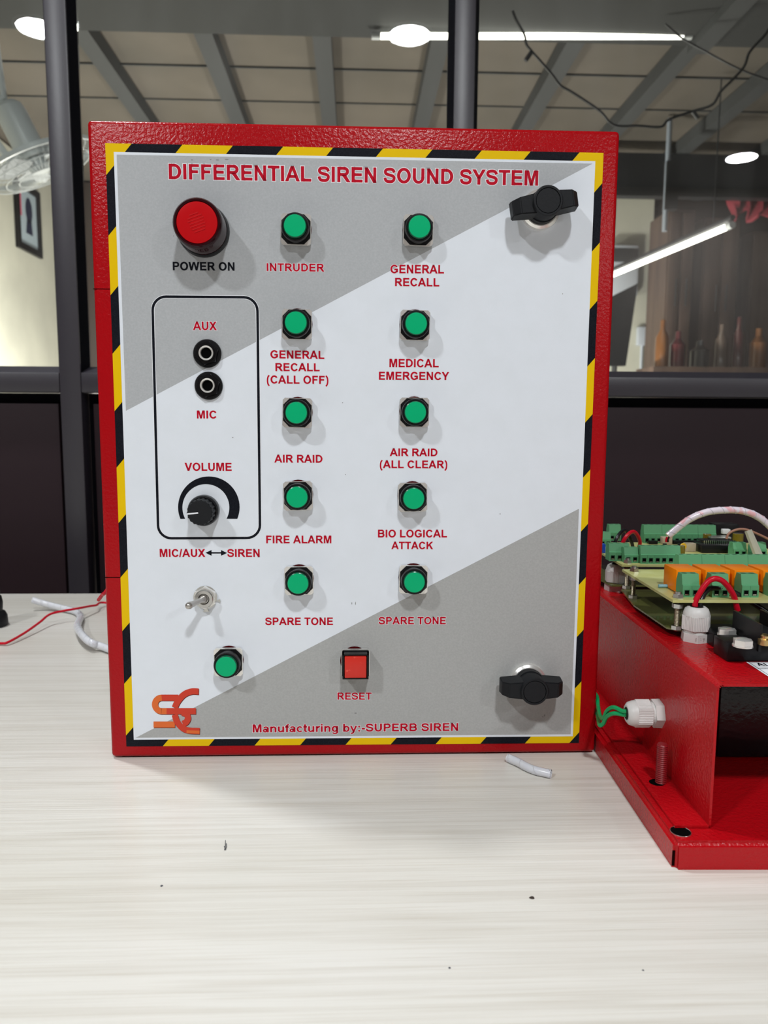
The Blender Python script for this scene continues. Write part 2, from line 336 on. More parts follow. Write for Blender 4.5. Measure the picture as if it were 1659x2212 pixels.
# ================================================================== LETTERING
def R(x0, y0, x1, y1): return ('P', [(x0, y0), (x1, y0), (x1, y1), (x0, y1)])
def Q(*p): return ('P', list(p))
def A(cx, cy, rx, ry, tx, ty, a0, a1): return ('A', cx, cy, rx, ry, tx, ty, a0, a1)
def S_(w, *p): return ('S', w, list(p))
G = {
 'A': (722, [Q((2,0),(155,0),(419,716),(281,716)), Q((562,0),(719,0),(434,716),(295,716)), R(195,163,520,284)]),
 'B': (722, [R(73,0,218,716), R(218,595,440,716), R(218,307,450,428), R(218,0,450,121), A(435,511,205,205,140,121,-90,90), A(440,214,232,214,148,121,-90,90)]),
 'C': (722, [A(380,358,333,370,150,126,33,327)]),
 'D': (722, [R(72,0,217,716), R(217,595,336,716), R(217,0,336,121), A(336,358,342,358,148,121,-90,90)]),
 'E': (667, [R(73,0,218,716), R(218,595,604,716), R(218,304,577,425), R(218,0,617,121)]),
 'F': (611, [R(74,0,219,716), R(219,595,565,716), R(219,304,511,425)]),
 'G': (778, [A(393,358,350,370,150,126,35,318), R(568,88,713,382), R(397,261,568,382)]),
 'I': (278, [R(67,0,212,716)]),
 'K': (722, [R(75,0,219,716), Q((219,213),(706,716),(512,716),(219,398)), Q((336,335),(533,0),(722,0),(436,437))]),
 'L': (611, [R(73,0,219,716), R(219,0,580,121)]),
 'M': (833, [R(71,0,205,716), R(628,0,762,716), Q((347,0),(478,0),(287,716),(165,716)), Q((355,0),(486,0),(667,716),(545,716))]),
 'N': (722, [R(75,0,209,716), R(509,0,643,716), Q((498,0),(643,0),(643,24),(216,716),(75,716),(75,690))]),
 'O': (778, [A(389,358,345,370,150,126,0,360)]),
 'P': (667, [R(73,0,218,716), R(218,595,400,716), R(218,276,400,397), A(400,496,225,220,148,121,-90,90)]),
 'R': (722, [R(73,0,218,716), R(218,595,430,716), R(218,300,430,421), A(430,508,225,208,148,121,-90,90), Q((300,330),(551,0),(725,0),(500,340))]),
 'S': (667, [S_(132,(560,500),(525,590),(440,645),(330,655),(205,640),(128,590),(112,518),(140,450),(225,405),(345,374),(470,338),(545,285),(558,208),(520,115),(430,66),(330,58),(205,76),(125,140),(95,240))]),
 'T': (611, [R(22,595,589,716), R(233,0,378,595)]),
 'U': (722, [R(71,275,216,716), R(503,275,648,716), A(359.5,276,288.5,288,145,124,180,360)]),
 'V': (667, [Q((256,0),(403,0),(157,716),(0,716)), Q((262,0),(411,0),(667,716),(513,716))]),
 'W': (944, [Q((172,0),(322,0),(155,716),(5,716)), Q((176,0),(316,0),(480,600),(462,716),(388,716)), Q((622,0),(767,0),(556,716),(482,716),(464,600)), Q((626,0),(772,0),(939,716),(792,716))]),
 'X': (667, [Q((0,0),(176,0),(645,716),(470,716)), Q((489,0),(667,0),(195,716),(19,716))]),
 'Y': (667, [R(261,0,406,300), Q((261,290),(406,290),(168,716),(-1,716)), Q((261,290),(406,290),(668,716),(502,716))]),
 '(': (333, [S_(118,(262,728),(165,600),(118,430),(108,262),(118,95),(165,-75),(262,-204))]),
 ')': (333, [S_(118,(71,728),(168,600),(215,430),(225,262),(215,95),(168,-75),(71,-204))]),
 '/': (278, [Q((0,-12),(110,-12),(278,728),(168,728))]),
 ':': (333, [R(98,0,235,137), R(98,382,235,519)]),
 '-': (333, [R(40,190,293,328)]),
 ' ': (278, []),
 '7': (556, [R(40,595,515,716), Q((150,0),(290,0),(515,600),(370,600))]),
 'a': (556, [A(210,148,178,160,132,96,0,360), R(362,0,498,350), A(278,345,220,186,136,104,0,160), R(200,210,380,300)]),
 'b': (611, [R(65,0,202,716), A(325,259,243,271,138,112,0,360)]),
 'c': (556, [A(290,259,250,271,138,112,40,320)]),
 'f': (333, [R(95,0,232,560), A(265,548,170,180,137,112,60,180), R(12,412,312,519)]),
 'g': (611, [A(283,262,240,268,138,112,0,360), R(409,-40,546,519), A(301,-35,245,178,137,105,200,360)]),
 'i': (278, [R(72,0,209,519), R(72,589,209,716)]),
 'n': (611, [R(65,0,202,519), R(409,0,546,330), A(343,325,203,206,137,116,0,165)]),
 'r': (389, [R(65,0,202,519), A(330,320,200,212,137,124,68,180)]),
 't': (333, [R(78,130,215,700), R(12,412,312,519), A(258,140,180,152,137,112,180,285)]),
 'u': (611, [R(65,190,202,519), R(409,0,546,519), A(268,194,203,206,137,116,180,345)]),
 'y': (556, [Q((215,0),(330,-30),(150,519),(5,519)), Q((195,-60),(322,-90),(550,519),(408,519)), S_(112,(60,-150),(170,-156),(245,-110),(275,-40))]),
}
def strips(spec, h):
    """yield lists of convex polygons (glyph units), grown by h"""
    out = []
    if spec[0] == 'P':
        p = spec[1]; n = len(p)
        if h:
            q = []
            for i in range(n):
                a, b_, c = Vector(p[i-1]), Vector(p[i]), Vector(p[(i+1) % n])
                d1 = (b_-a).normalized(); d2 = (c-b_).normalized(); n1 = Vector((d1.y, -d1.x)); n2 = Vector((d2.y, -d2.x))
                s = n1+n2; s = s/max(.35, s.dot(n1)); q.append(tuple(b_+s*h))
            p = q
        out.append(p)
    elif spec[0] == 'A':
        _, cx, cy, rx, ry, tx, ty, a0, a1 = spec; e = (h/rx*57.3 if a1-a0 < 359 else 0); a0 -= e; a1 += e; n = max(6, int((a1-a0)/11))
        for i in range(n):
            q = []
            for t, (ax, ay) in ((i, (rx+h, ry+h)), (i+1, (rx+h, ry+h)), (i+1, (rx-tx-h, ry-ty-h)), (i, (rx-tx-h, ry-ty-h))):
                a = math.radians(a0+(a1-a0)*t/n); q.append((cx+ax*math.cos(a), cy+ay*math.sin(a)))
            out.append(q)
    else:
        w = spec[1]/2+h; pts = [Vector((x, y, 0)) for x, y in spec[2]]
        if h: pts[0] = pts[0]+(pts[0]-pts[1]).normalized()*h; pts[-1] = pts[-1]+(pts[-1]-pts[-2]).normalized()*h
        pts = smooth_path(pts, 3)
        L = []
        for i, p in enumerate(pts):
            t = (pts[min(i+1, len(pts)-1)]-pts[max(i-1, 0)]).normalized(); nn = Vector((-t.y, t.x, 0))*w
            L.append(((p+nn).to_2d(), (p-nn).to_2d()))
        for i in range(len(L)-1): out.append([tuple(L[i][0]), tuple(L[i][1]), tuple(L[i+1][1]), tuple(L[i+1][0])])
    return out
def text_polys(txt, h):
    x = 0; out = []
    for k, ch in enumerate(txt):
        adv, prims = G[ch]
        for s in prims:
            for poly in strips(s, h): out.append([(x+a, b_) for a, b_ in poly])
        x += adv
    first = min(p[0] for s in G[txt[0]][1] for q in strips(s, 0) for p in q)
    last = x-G[txt[-1]][0]+max(p[0] for s in G[txt[-1]][1] for q in strips(s, 0) for p in q)
    return out, first, last
def flat(mb, polys, f, w, mi=0, th=.00004):
    for p in polys:
        q = [f(*a) for a in p]
        ar = sum(q[i-1][0]*q[i][1]-q[i][0]*q[i-1][1] for i in range(len(q)))
        if ar < 0: q = q[::-1]
        mb.add([(a, c, w) for a, c in q], [tuple(range(len(q)))], mi)
def caption(txt, l, r, top, base, parent, m=None, top_r=None, base_r=None, halo=True, w=.00044):
    """cap letters span l..r pixels; top/base rows at the left end (and at the right end)"""
    base_r = base if base_r is None else base_r
    p0 = Vector(PN(l, base)); p1 = Vector(PN(r, base_r)); pt = Vector(PN(l, top))
    ex = (p1-p0); H = pt.y-p0.y
    polys, a, z = text_polys(txt, 0)
    f = lambda x, y: tuple(p0+ex*((x-a)/(z-a))+Vector((0, H*y/716)))
    mb = MB()
    if halo:
        flat(mb, text_polys(txt, 38)[0], f, w-.00003, 1)
    flat(mb, text_polys(txt, 9)[0], f, w, 0)
    return mb.build('lettering', [m or REDP, HALO], parent, None, smooth=None)

# ================================================================== CONTROL PANEL
cp = empty('control_panel', (0, 0, 0))
tag(cp, 'upright red control panel with hazard-striped border, green push buttons and printed titles', 'control panel')
W, H, DEP = .305, .378, .034
b = MB(); b.rbox(-W/2, .0, .0008, W/2, DEP, H, .0026, seg=3); lid = b.build('enclosure', RED, cp)
b = MB(); b.box(-W/2+.006, .003, 0, W/2-.006, DEP-.003, .0012); b.build('gasket_shade', BLACKHOLE, cp, smooth=None)
for (x0, y0, x1, y1) in ((196, 624, 238, 627), (226, 1247.5, 263, 1248.5)):
    a = PN(x0, y0); c = PN(x1, y1)
    b = MB(); b.box(-W/2+.0001, -.00012, a[1]-.0002, c[0], .0008, a[1]+.0002); b.build('seam', DARKCUT, cp, smooth=None)
ov = empty('overlay', parent=cp, M=RX)
def pq(*pts, w=.0003): return [PN(x, y, w) for x, y in pts]
OUT = [(227.1, 309.2), (1303.8, 330.2), (1250.3, 1604.9), (273, 1612.4)]
INN = [(245.7, 328.2), (1286, 348.2), (1237.3, 1590.4), (289, 1598)]
TIN = [(252, 334), (1280, 353.5), (1232.5, 1586), (293.2, 1593.6)]
b = MB(); b.prism(pq(*OUT)[::-1], 0, .00030); b.build('print_film', YEL, ov, smooth=None)
b = MB(); flat(b, [pq(*INN)], lambda x, y: (x, y), .00033); b.build('white_field', SHEET, ov, smooth=None)
# grey bands
def lerp(a, c, t): return (a[0]+(c[0]-a[0])*t, a[1]+(c[1]-a[1])*t)
b = MB(); flat(b, [pq(TIN[0], TIN[1], (272, 887.5))], lambda x, y: (x, y), .00036); b.build('grey_band', GREYP, ov, smooth=None)
b = MB(); flat(b, [pq((1250.5, 1099), TIN[2], TIN[3])], lambda x, y: (x, y), .00036); b.build('grey_band', GREYQ, ov, smooth=None)
# hazard stripes: diagonal bands clipped to the border strip
def clip(poly, a, b_, c):                    # keep a*x+b*y <= c
    out = []
    for i in range(len(poly)):
        p, q = poly[i-1], poly[i]; dp = a*p[0]+b_*p[1]-c; dq = a*q[0]+b_*q[1]-c
        if (dp < 0) != (dq < 0): t = dp/(dp-dq); out.append((p[0]+(q[0]-p[0])*t, p[1]+(q[1]-p[1])*t))
        if dq < 0: out.append(q)
    return out
o_, n_ = pq(*OUT), pq(*INN)
tl = o_[0]
sx = (Vector(PN(1250, 330))-Vector(PN(283.4, 310.5))).x/9.0     # stripe pitch along the top
vpos = [tl[1]-PN(229.5, 380)[1], tl[1]-PN(234.3, 510.5)[1], tl[1]-PN(238.9, 638)[1]]
sz = (PN(229.5, 380)[1]-PN(271.9, 1588.8)[1])/10
c0 = (PN(283.4, 310.5)[0]-tl[0])/sx; c0 = (c0+vpos[0]/sz)/2
sb = MB()
for i in range(4):
    j = (i+1) % 4; strip = [o_[i], o_[j], n_[j], n_[i]]
    for k in range(0, 40):
        lo = c0+2*k; hi = lo+1
        fz = 1/sz
        p = clip(strip, -1/sx, fz, -(lo+tl[0]/sx)+fz*tl[1])
        if p: p = clip(p, 1/sx, -fz, hi+tl[0]/sx-fz*tl[1])
        if len(p) > 2: sb = MB(); flat(sb, [p], lambda x, y: (x, y), .00034); sb.build('hazard_stripe', BLKP, ov, smooth=None)
# rounded black outline
cor = pq((326.2, 637.7), (558.7, 639.6), (564.6, 1164.5), (339.5, 1165.5))
def bil(s, t): return lerp(lerp(cor[0], cor[1], s), lerp(cor[3], cor[2], s), t)
wx = (cor[1][0]-cor[0][0]); hx = cor[0][1]-cor[3][1]; rr = .0086; th = .0015
def rrect(o, r):
    pts = []
    for cx, cy, a0 in ((wx-o-r, o+r, -90), (wx-o-r, hx-o-r, 0), (o+r, hx-o-r, 90), (o+r, o+r, 180)):
        for k in range(9): a = math.radians(a0+k*11.25); pts.append((cx+r*math.cos(a), cy+r*math.sin(a)))
    return pts
po = [bil(x/wx, y/hx) for x, y in rrect(0, rr)]; pi_ = [bil(x/wx, y/hx) for x, y in rrect(th, rr-th)]
ph = [bil(x/wx, y/hx) for x, y in rrect(-.0003, rr+.0003)]; ph2 = [bil(x/wx, y/hx) for x, y in rrect(th+.0003, rr-th-.0003)]
b = MB(); n = len(po)
flat(b, [[ph[i], ph[(i+1) % n], ph2[(i+1) % n], ph2[i]] for i in range(n)], lambda x, y: (x, y), .00038, 1)
flat(b, [[po[i], po[(i+1) % n], pi_[(i+1) % n], pi_[i]] for i in range(n)], lambda x, y: (x, y), .00042, 0)
b.build('outline', [BLKP, HALO], ov, smooth=None)
# volume arc (thin to thick) in pixels of the photograph's print
def volp(zx, zy): return PN(320+zx/3.569, 620+zy/3.569)
b = MB(); polys = []
N_ = 40; a0, a1 = 202.2, -22.2
def opt(a): return (469+237*math.cos(a), 1697-237*math.sin(a))
def inn(a): return (446+181*math.cos(a), 1700-181*math.sin(a))
for i in range(N_):
    t0, t1 = i/N_, (i+1)/N_
    A0, A1 = math.radians(202.3+(-22.3-202.3)*t0), math.radians(202.3+(-22.3-202.3)*t1)
    B0, B1 = math.radians(208.5+(-28.5-208.5)*t0), math.radians(208.5+(-28.5-208.5)*t1)
    polys.append([volp(*opt(A0)), volp(*opt(A1)), volp(*inn(B1)), volp(*inn(B0))])
flat(b, polys, lambda x, y: (x, y), .00042); b.build('volume_scale', BLKP, ov, smooth=None)
# double arrow
b = MB(); flat(b, [pq((444, 1194), (457, 1188), (457, 1200.5)), pq((490.5, 1194.5), (477.5, 1188), (477.5, 1200.5)), pq((455, 1192.7), (480, 1192.7), (480, 1195.7), (455, 1195.7))], lambda x, y: (x, y), .00042)
b.build('double_arrow', BLKP, ov, smooth=None)
CAPS = [('INTRUDER',576.4,700.6,569,585.7,587),('GENERAL',843.3,958.7,572.4,590.4,591),('RECALL',853.4,948.6,600.8,618.3,619),
 ('GENERAL',584.4,700.6,756.8,774,775.5),('RECALL',595.3,690.5,784.6,801.6,802),('(CALL OFF)',576.7,709.3,811.1,828.4,829.5),
 ('MEDICAL',841.2,947.3,775.6,793.1,793.5),('EMERGENCY',818.6,969.8,803.2,820.4,821),('AIR RAID',592.9,696.6,982.3,999,999.5),
 ('AIR RAID',842,944.6,968.5,985,985.5),('(ALL CLEAR)',820.5,965.8,994.5,1011,1011.5),('FIRE ALARM',575.4,715.7,1156.9,1173.3,1173.3),
 ('BIO LOGICAL',816.5,965.3,1144.1,1160.6,1160.6),('ATTACK',845.4,935.3,1170.1,1186,1186),('SPARE TONE',573.3,719.2,1333.8,1349.8,1349.6),
 ('SPARE TONE',818,962.7,1332.5,1348.2,1348),('RESET',729.2,802.7,1495.6,1510.8,1510.8),('AUX',417.5,468.5,695.1,713,713.2),
 ('MIC',425.9,467.9,887,903.8,904),('VOLUME',399.6,500.7,999.7,1016.8,1017),('MIC/AUX',345.8,443.8,1186,1202.8,1202.8),
 ('SIREN',491.5,561,1186,1202.8,1202.8)]
for t, l, r, tp, bs, br in CAPS: caption(t, l, r, tp, bs, ov, base_r=br)
caption('DIFFERENTIAL SIREN SOUND SYSTEM', 365.7, 1161.5, 354.4, 387, ov, base_r=401.3)
caption('Manufacturing by:-SUPERB SIREN', 546.2, 989.3, 1564.6, 1581.4, ov, base_r=1578)
caption('POWER ON', 374, 506.8, 566, 584, ov, BLKP, base_r=585, halo=False)
# emblem of two interlocked ribbons
def LP(x, y): return PN(220+x/4.366, 1220+y/4.366)
def ribbon(pts, w=58, k=6):
    pts = smooth_path([(x, y, 0) for x, y in pts], k) if k > 1 else [Vector((x, y, 0)) for x, y in pts]
    L = []
    for i, p in enumerate(pts):
        t = (pts[min(i+1, len(pts)-1)]-pts[max(i-1, 0)]).normalized(); nn = Vector((-t.y, t.x, 0))*w/2
        L.append(((p+nn).to_2d(), (p-nn).to_2d()))
    return [[tuple(L[i][0]), tuple(L[i][1]), tuple(L[i+1][1]), tuple(L[i+1][0])] for i in range(len(L)-1)]
def arcp(cx, cy, r, a0, a1, n=14): return [(cx+r*math.cos(math.radians(a0+(a1-a0)*i/n)), cy+r*math.sin(math.radians(a0+(a1-a0)*i/n))) for i in range(n+1)]
sw = [ (ribbon([(560, 1251), (720, 1251)], k=1)+ribbon([(590, 1378), (888, 1378)], k=1)
        + ribbon(arcp(812, 1300, 100, 0, 0, 1), k=1) if False else ribbon([(560, 1251), (722, 1251)], k=1)+ribbon([(590, 1378), (888, 1378)], k=1), 'B'),
       (ribbon(arcp(566, 1314.5, 63.5, 270, 90, 16), k=1)+ribbon([(560, 1378), (612, 1378)], k=1), 'A'),
       (ribbon([(914, 1193), (845, 1193), (775, 1222), (718, 1285), (688, 1345)]), 'B'),
       (ribbon([(489, 1504), (690, 1504)], k=1), 'A'),
       (ribbon([(760, 1392), (800, 1408), (813, 1447), (795, 1482), (765, 1497)]), 'B'),
       (ribbon([(688, 1410), (712, 1480), (762, 1536), (822, 1560), (924, 1565)]), 'B2') ]
b = MB()
for polys, c in sw:
    flat(b, [[(x+5, y+6) for x, y in p] for p in polys], LP, .00040, 2)
z = .00042
for polys, c in sw:
    z += .000012
    flat(b, polys, LP, z, 0 if c == 'A' else 1)
flat(b, ribbon([(800, 1572), (924, 1576)], 30, 1), LP, z+.00001, 0)
b.build('emblem', [LOGA, LOGB, LOGS], ov, smooth=None)
# smudges
SM = mat('smudge', (0.22, 0.22, 0.22, 1), .6)
b = MB()
for (x, y, dx, dy) in ((415, 346, 5, 2), (455, 345, 4, 2), (470, 346, 8, 2), (490, 345, 9, 2), (1215, 635, 2, 2), (503, 945, 3, 2), (760, 1303, 1.5, 6), (768, 1303, 1.5, 8), (768, 1540, 6, 3), (1176, 1545, 3, 6), (1172, 1548, 4, 2), (740, 870, 2, 2), (746, 1025, 2, 2), (375, 510, 2, 2), (1080, 1110, 2.5, 2)):
    b.add([(PN(x, y)[0]+math.cos(k*1.047)*dx*.00028*.5, PN(x, y)[1]+math.sin(k*1.047)*dy*.00028*.5, .00041) for k in range(6)], [(0, 1, 2, 3, 4, 5)])
b.build('smudge', SM, ov, smooth=None)['kind'] = 'stuff'

# ---- green push button prototype
def sq(s, c): h = s/2; return [(-h+c, -h), (h-c, -h), (h, -h+c), (h, h-c), (h-c, h), (-h+c, h), (-h, h-c), (-h, -h+c)]
MM = .001
def make_button(M):
    e = empty('push_button', parent=cp, M=M)
    b = MB(); b.prism(circ(8.9*MM, 28), 0, .0006, 0); b.build('mounting_hole', HOLE, e, Matrix.Translation((0, .0006, 0)))
    b = MB(); b.prism(sq(17.2*MM, 1.2*MM), .0008, .0030, 0); b.prism(sq(17.4*MM, 1.3*MM), .0030, .0035, 0); b.build('bezel', CHROME, e, smooth=None)
    b = MB(); b.prism(sq(16.6*MM, 3.6*MM), .0035, .0038, 0)
    b.lathe([(7.9*MM, .0038), (7.9*MM, .0094), (7.7*MM, .0099), (6.9*MM, .0100), (6.7*MM, .0092), (6.7*MM, .0070)], 36); b.build('housing', [BLK], e)
    b = MB(); b.lathe([(6.65*MM, .0070), (6.65*MM, .0108), (6.45*MM, .0114), (6.1*MM, .0116)], 36, 0); b.build('lens_collar', GRND, e)
    b = MB(); b.lathe([(6.15*MM, .0108), (6.15*MM, .0117), (5.95*MM, .0120), (0, .0122)], 36, 0); b.build('lens', GRN, e)
    return e
BT = [(639.5, 496), (903.5, 498), (641.5, 701), (896.5, 703), (642.5, 892), (895, 891), (644, 1071), (891.5, 1074), (646, 1254), (893, 1251.5), (493.5, 1430)]
# measured centres of the square bezels, 3 mm in front of the lid
first = None
for i, (x, y) in enumerate(BT):
    u, v = PN(x, y, .003); M = PM(u, v, .0003, random.uniform(-.03, .03))
    if first is None: first = make_button(M)
    else: copy_tree(first, cp, M)
# ---- reset button
u, v = PN(768, 1436, .003)
e = empty('reset_button', parent=cp, M=PM(u, v+.0012, .0003))
b = MB(); b.prism(circ(8.9*MM, 28), 0, .0006, 0); b.build('mounting_hole', HOLE, e, Matrix.Translation((-.0006, .0008, 0)))
b = MB(); b.prism(sq(17.2*MM, 1.0*MM), .0008, .0032); b.build('bezel', CHROME, e, smooth=None)
b = MB(); b.prism(sq(16.6*MM, .6*MM), .0032, .0046)
h0, h1 = 7.9*MM, 7.1*MM
for k in range(4):
    Mk = Matrix.Rotation(k*PI/2, 4, 'Z'); b.box(-h0, h1, .0044, h0, h0, .0102, 0, Mk)
b.build('housing', BLK, e, smooth=None)
b = MB(); b.rbox(-.0066, -.0066, .0044, .0066, .0066, .0116, .0005); b.build('lens', REDB, e)
# ---- power lamp
u, v = PN(440.5, 499.5)
e = empty('power_lamp', parent=cp, M=PM(u, v, .0003))
b = MB(); b.lathe([(14.9*MM, 0), (14.9*MM, .002), (14.2*MM, .0042)], 48); b.build('base_ring', BLK, e)
b = MB(); b.lathe([(14.0*MM, .0042), (13.7*MM, .0165), (13.4*MM, .0188), (12.6*MM, .0198), (11.6*MM, .0196), (11.3*MM, .0190)], 48); b.build('lens_body', REDLD, e)
b = MB(); b.lathe([(11.4*MM, .0188), (11.1*MM, .0194), (8*MM, .0199), (0, .0201)], 48); b.build('lens', REDL, e)
b = MB()
for k in range(7):
    wv = (5.2, 8.2, 9.2, 8.0, 8.6, 7.6, 6.2)[k]*MM
    b.box(-wv/2, (4.6-k*1.55)*MM-.0003, .0199, wv/2, (4.6-k*1.55)*MM+.0003, .02018, 0, Matrix.Rotation(.35, 4, 'Z'))
b.build('moulded_marks', mat('lens_marks', (0.50, 0.003, 0.006, 1), .3), e, smooth=None)
# ---- jacks
for (x, y) in ((448.5, 764), (451.5, 833.5)):
    u, v = PN(x, y); e = empty('jack_socket', parent=cp, M=PM(u, v, .0003, .3))
    b = MB(); b.lathe([(8.2*MM, 0), (8.2*MM, .0012), (7.7*MM, .0018), (0, .0018)], 40); b.build('washer', BLK, e)
    b = MB(); b.prism(circ(7.4*MM, 6), .0018, .0034, top=circ(6.8*MM, 6)); b.build('hex_nut', BLKG, e, smooth=None)
    b = MB(); b.lathe([(4.9*MM, .0034), (4.9*MM, .0046), (4.3*MM, .0046)], 32); b.build('sleeve', BLKG, e)
    b = MB(); b.lathe([(4.3*MM, .0044), (4.2*MM, .0052), (3.3*MM, .0050), (3.05*MM, .0040), (3.05*MM, .0036)], 32); b.build('ferrule', CHROME, e)
    b = MB(); b.lathe([(3.1*MM, .0037), (0, .0037)], 24); b.build('bore', BLACKHOLE, e)
# ---- volume knob
u, v = PN(441.5, 1101.5)
e = empty('volume_knob', parent=cp, M=PM(u, v, .0003))
b = MB(); b.lathe([(9.3*MM, 0), (9.3*MM, .0035), (8.8*MM, .0055), (8.1*MM, .0062)], 48); b.build('skirt', BLKG, e)
star = []
for k in range(72): a = 2*PI*k/72; r = (8.0 if k % 4 < 2 else 7.55)*MM; star.append((r*math.cos(a), r*math.sin(a)))
b = MB(); b.prism(star, .0055, .0135, top=[(x*.94, y*.94) for x, y in star]); b.lathe([(7.2*MM, .0136), (6.9*MM, .0140), (0, .0140)], 40); b.build('grip', BLKM, e)
b = MB(); b.box(-.0072, -.0004, .0140, -.0008, .0004, .0143, 0, Matrix.Rotation(.10, 4, 'Z')); b.build('pointer', HALO, e, smooth=None)
# ---- toggle switch
u, v = PN(444, 1290)
e = empty('toggle_switch', parent=cp, M=PM(u, v, .0003))
b = MB(); b.lathe([(7.2*MM, 0), (7.2*MM, .0006), (0, .0006)], 32)
b.prism([(-.0016, -.0088), (.0022, -.0088), (.0006, -.0060)], 0, .0009); b.prism([(.0068, -.0020), (.0092, -.0030), (.0088, -.0010)], 0, .0009); b.build('lock_washer', STEEL, e)
b = MB(); b.prism(circ(7.4*MM, 6, .5), .0006, .0026, top=circ(7.0*MM, 6, .5)); b.build('hex_nut', CHROME, e, smooth=None)
b = MB(); b.lathe([(5.6*MM, .0026), (5.6*MM, .0052), (5.2*MM, .0056), (3.4*MM, .0056), (2.7*MM, .0046), (0, .0046)], 32); b.build('bushing', STEEL, e)
b = MB(); b.tube(smooth_path([(0, 0, .0046), (-.0016, 0, .0088), (-.0050, -.0007, .0150), (-.0066, -.0010, .0175)], 5), [.0024, .0024, .0024, .0021, .0018, .0017, .0017, .0017, .0017, .0018, .0019, .0020, .0021, .0022, .0022, .0020], 16)
b.lathe([(0, .0018), (.0012, .0014), (.0019, .0006), (.0020, 0), (.0015, -.001), (0, -.0012)][::-1], 16, 0, Matrix.Translation((-.0066, -.0010, .0175)) @ Matrix.Rotation(-.5, 4, 'Y')); b.build('lever', LEVERM, e)
# ---- quarter-turn latches
def latch(M, rot, nick=False):
    e = empty('wing_latch', parent=cp, M=M)
    b = MB(); b.lathe([(11.6*MM, 0), (11.6*MM, .0014), (11.2*MM, .0030), (9.8*MM, .0042), (9.2*MM, .0042), (9.2*MM, .003)], 48); b.build('collar', CHROME, e)
    b = MB(); b.prism([(9.0*MM*math.cos(a), 9.0*MM*math.sin(a)) for a in [2*PI*k/40 for k in range(40)]], .002, .0085); b.build('boss', BLKM, e)
    b = MB(); Rr = Matrix.Rotation(rot, 4, 'Z')
    # wings: a bar whose ends slope down and whose flanks widen at the hub
    for s in (1, -1):
        Ms = Rr @ (Matrix.Identity(4) if s > 0 else Matrix.Rotation(PI, 4, 'Z'))
        vs = [(.004, -.0062, .006), (.0190, -.0050, .006), (.0190, .0050, .006), (.004, .0062, .006),
              (.004, -.0056, .0185), (.0150, -.0046, .0180), (.0150, .0046, .0180), (.004, .0056, .0185), (.0188, -.0040, .0135), (.0188, .0040, .0135)]
        fs = [(3, 2, 1, 0), (4, 5, 6, 7), (5, 8, 9, 6), (0, 1, 8, 5, 4), (1, 2, 9, 8), (2, 3, 7, 6, 9), (3, 0, 4, 7)]
        bm = bmesh.new(); vv = [bm.verts.new(p) for p in vs]; [bm.faces.new([vv[i] for i in f]) for f in fs]
        bmesh.ops.bevel(bm, geom=bm.edges[:], offset=.0005, segments=2, affect='EDGES'); bm.verts.ensure_lookup_table()
        b.add([v.co.copy() for v in bm.verts], [tuple(v.index for v in f.verts) for f in bm.faces], 0, Ms); bm.free()
    b.lathe([(8.4*MM, .006), (8.4*MM, .0196), (8.0*MM, .0202), (7.0*MM, .0202), (6.9*MM, .0194)], 40); b.build('wing', BLKM, e)
    b = MB(); b.lathe([(6.9*MM, .0192), (6.6*MM, .0200), (0, .0200)], 40); b.build('cap', BLKM, e)
    return e
u, v = PN(1165.5, 454.5); latch(PM(u, v, .0003), math.radians(9))
u, v = PN(1139, 1470); latch(PM(u, v, .0003), 0)
# red lead that comes out from behind the lid's left side
b = MB(); b.tube(smooth_path([at(213, 1296, 1, .05), at(222, 1284, 1, .045), at(240, 1262, 1, .038), (-.12, .036, .16)], 6), .0012, 10); b.build('wire_end', PVCR, cp)

# ================================================================== SECOND UNIT (tray, bracket, boards)
ANG = math.radians(-1.6)
un = empty('relay_unit', (.150, -.12625, 0), ANG)
tag(un, 'open red metal tray and bracket carrying relay and terminal boards, right of the control panel', 'control unit')
UMI = (Matrix.Translation((.150, -.12625, 0)) @ Matrix.Rotation(ANG, 4, 'Z')).inverted()
CL = UMI @ CAM
def LL(px, py, ax, val):
    d = UMI.to_3x3() @ ray(px, py); return CL + d*((val-CL[ax])/d[ax])
HT, ZTOP = .0135, .0864
XW = .0215                                   # bracket side wall
UX = .21; UY = .300
b = MB()                                     # tray: shallow pan, open below, rounded edges, holes
bm = bmesh.new(); bmesh.ops.create_cube(bm, size=1)
for vv in bm.verts: vv.co = Vector((UX/2+vv.co.x*UX, UY/2+vv.co.y*UY, HT/2+vv.co.z*HT))
bmesh.ops.bevel(bm, geom=[e_ for e_ in bm.edges if all(v_.co.z > HT*.9 for v_ in e_.verts)] + [e_ for e_ in bm.edges if abs(e_.verts[0].co.z-e_.verts[1].co.z) > .005], offset=.0022, segments=3, affect='EDGES')
bm.verts.ensure_lookup_table(); b.add([v_.co.copy() for v_ in bm.verts], [tuple(v_.index for v_ in f.verts) for f in bm.faces]); bm.free()
tray = b.build('base_tray', RED2, un)
b = MB()
hx_, hy_ = .0067, .0100
b.add([(hx_+.0047*math.cos(2*PI*k/28), hy_+.0047*math.sin(2*PI*k/28), HT+.00012) for k in range(28)], [tuple(range(28))]); b.build('corner_hole', BLACKHOLE, un, smooth=None)
b = MB(); b.tube([(hx_+.0048*math.cos(2*PI*k/28), hy_+.0048*math.sin(2*PI*k/28), HT+.0001) for k in range(28)], .00018, 6, close=True); b.build('hole_rim', STEEL, un)
b = MB(); b.box(-.0001, .0020, .0008, .0012, .0023, .0085); b.build('corner_seam', DARKCUT, un, smooth=None)
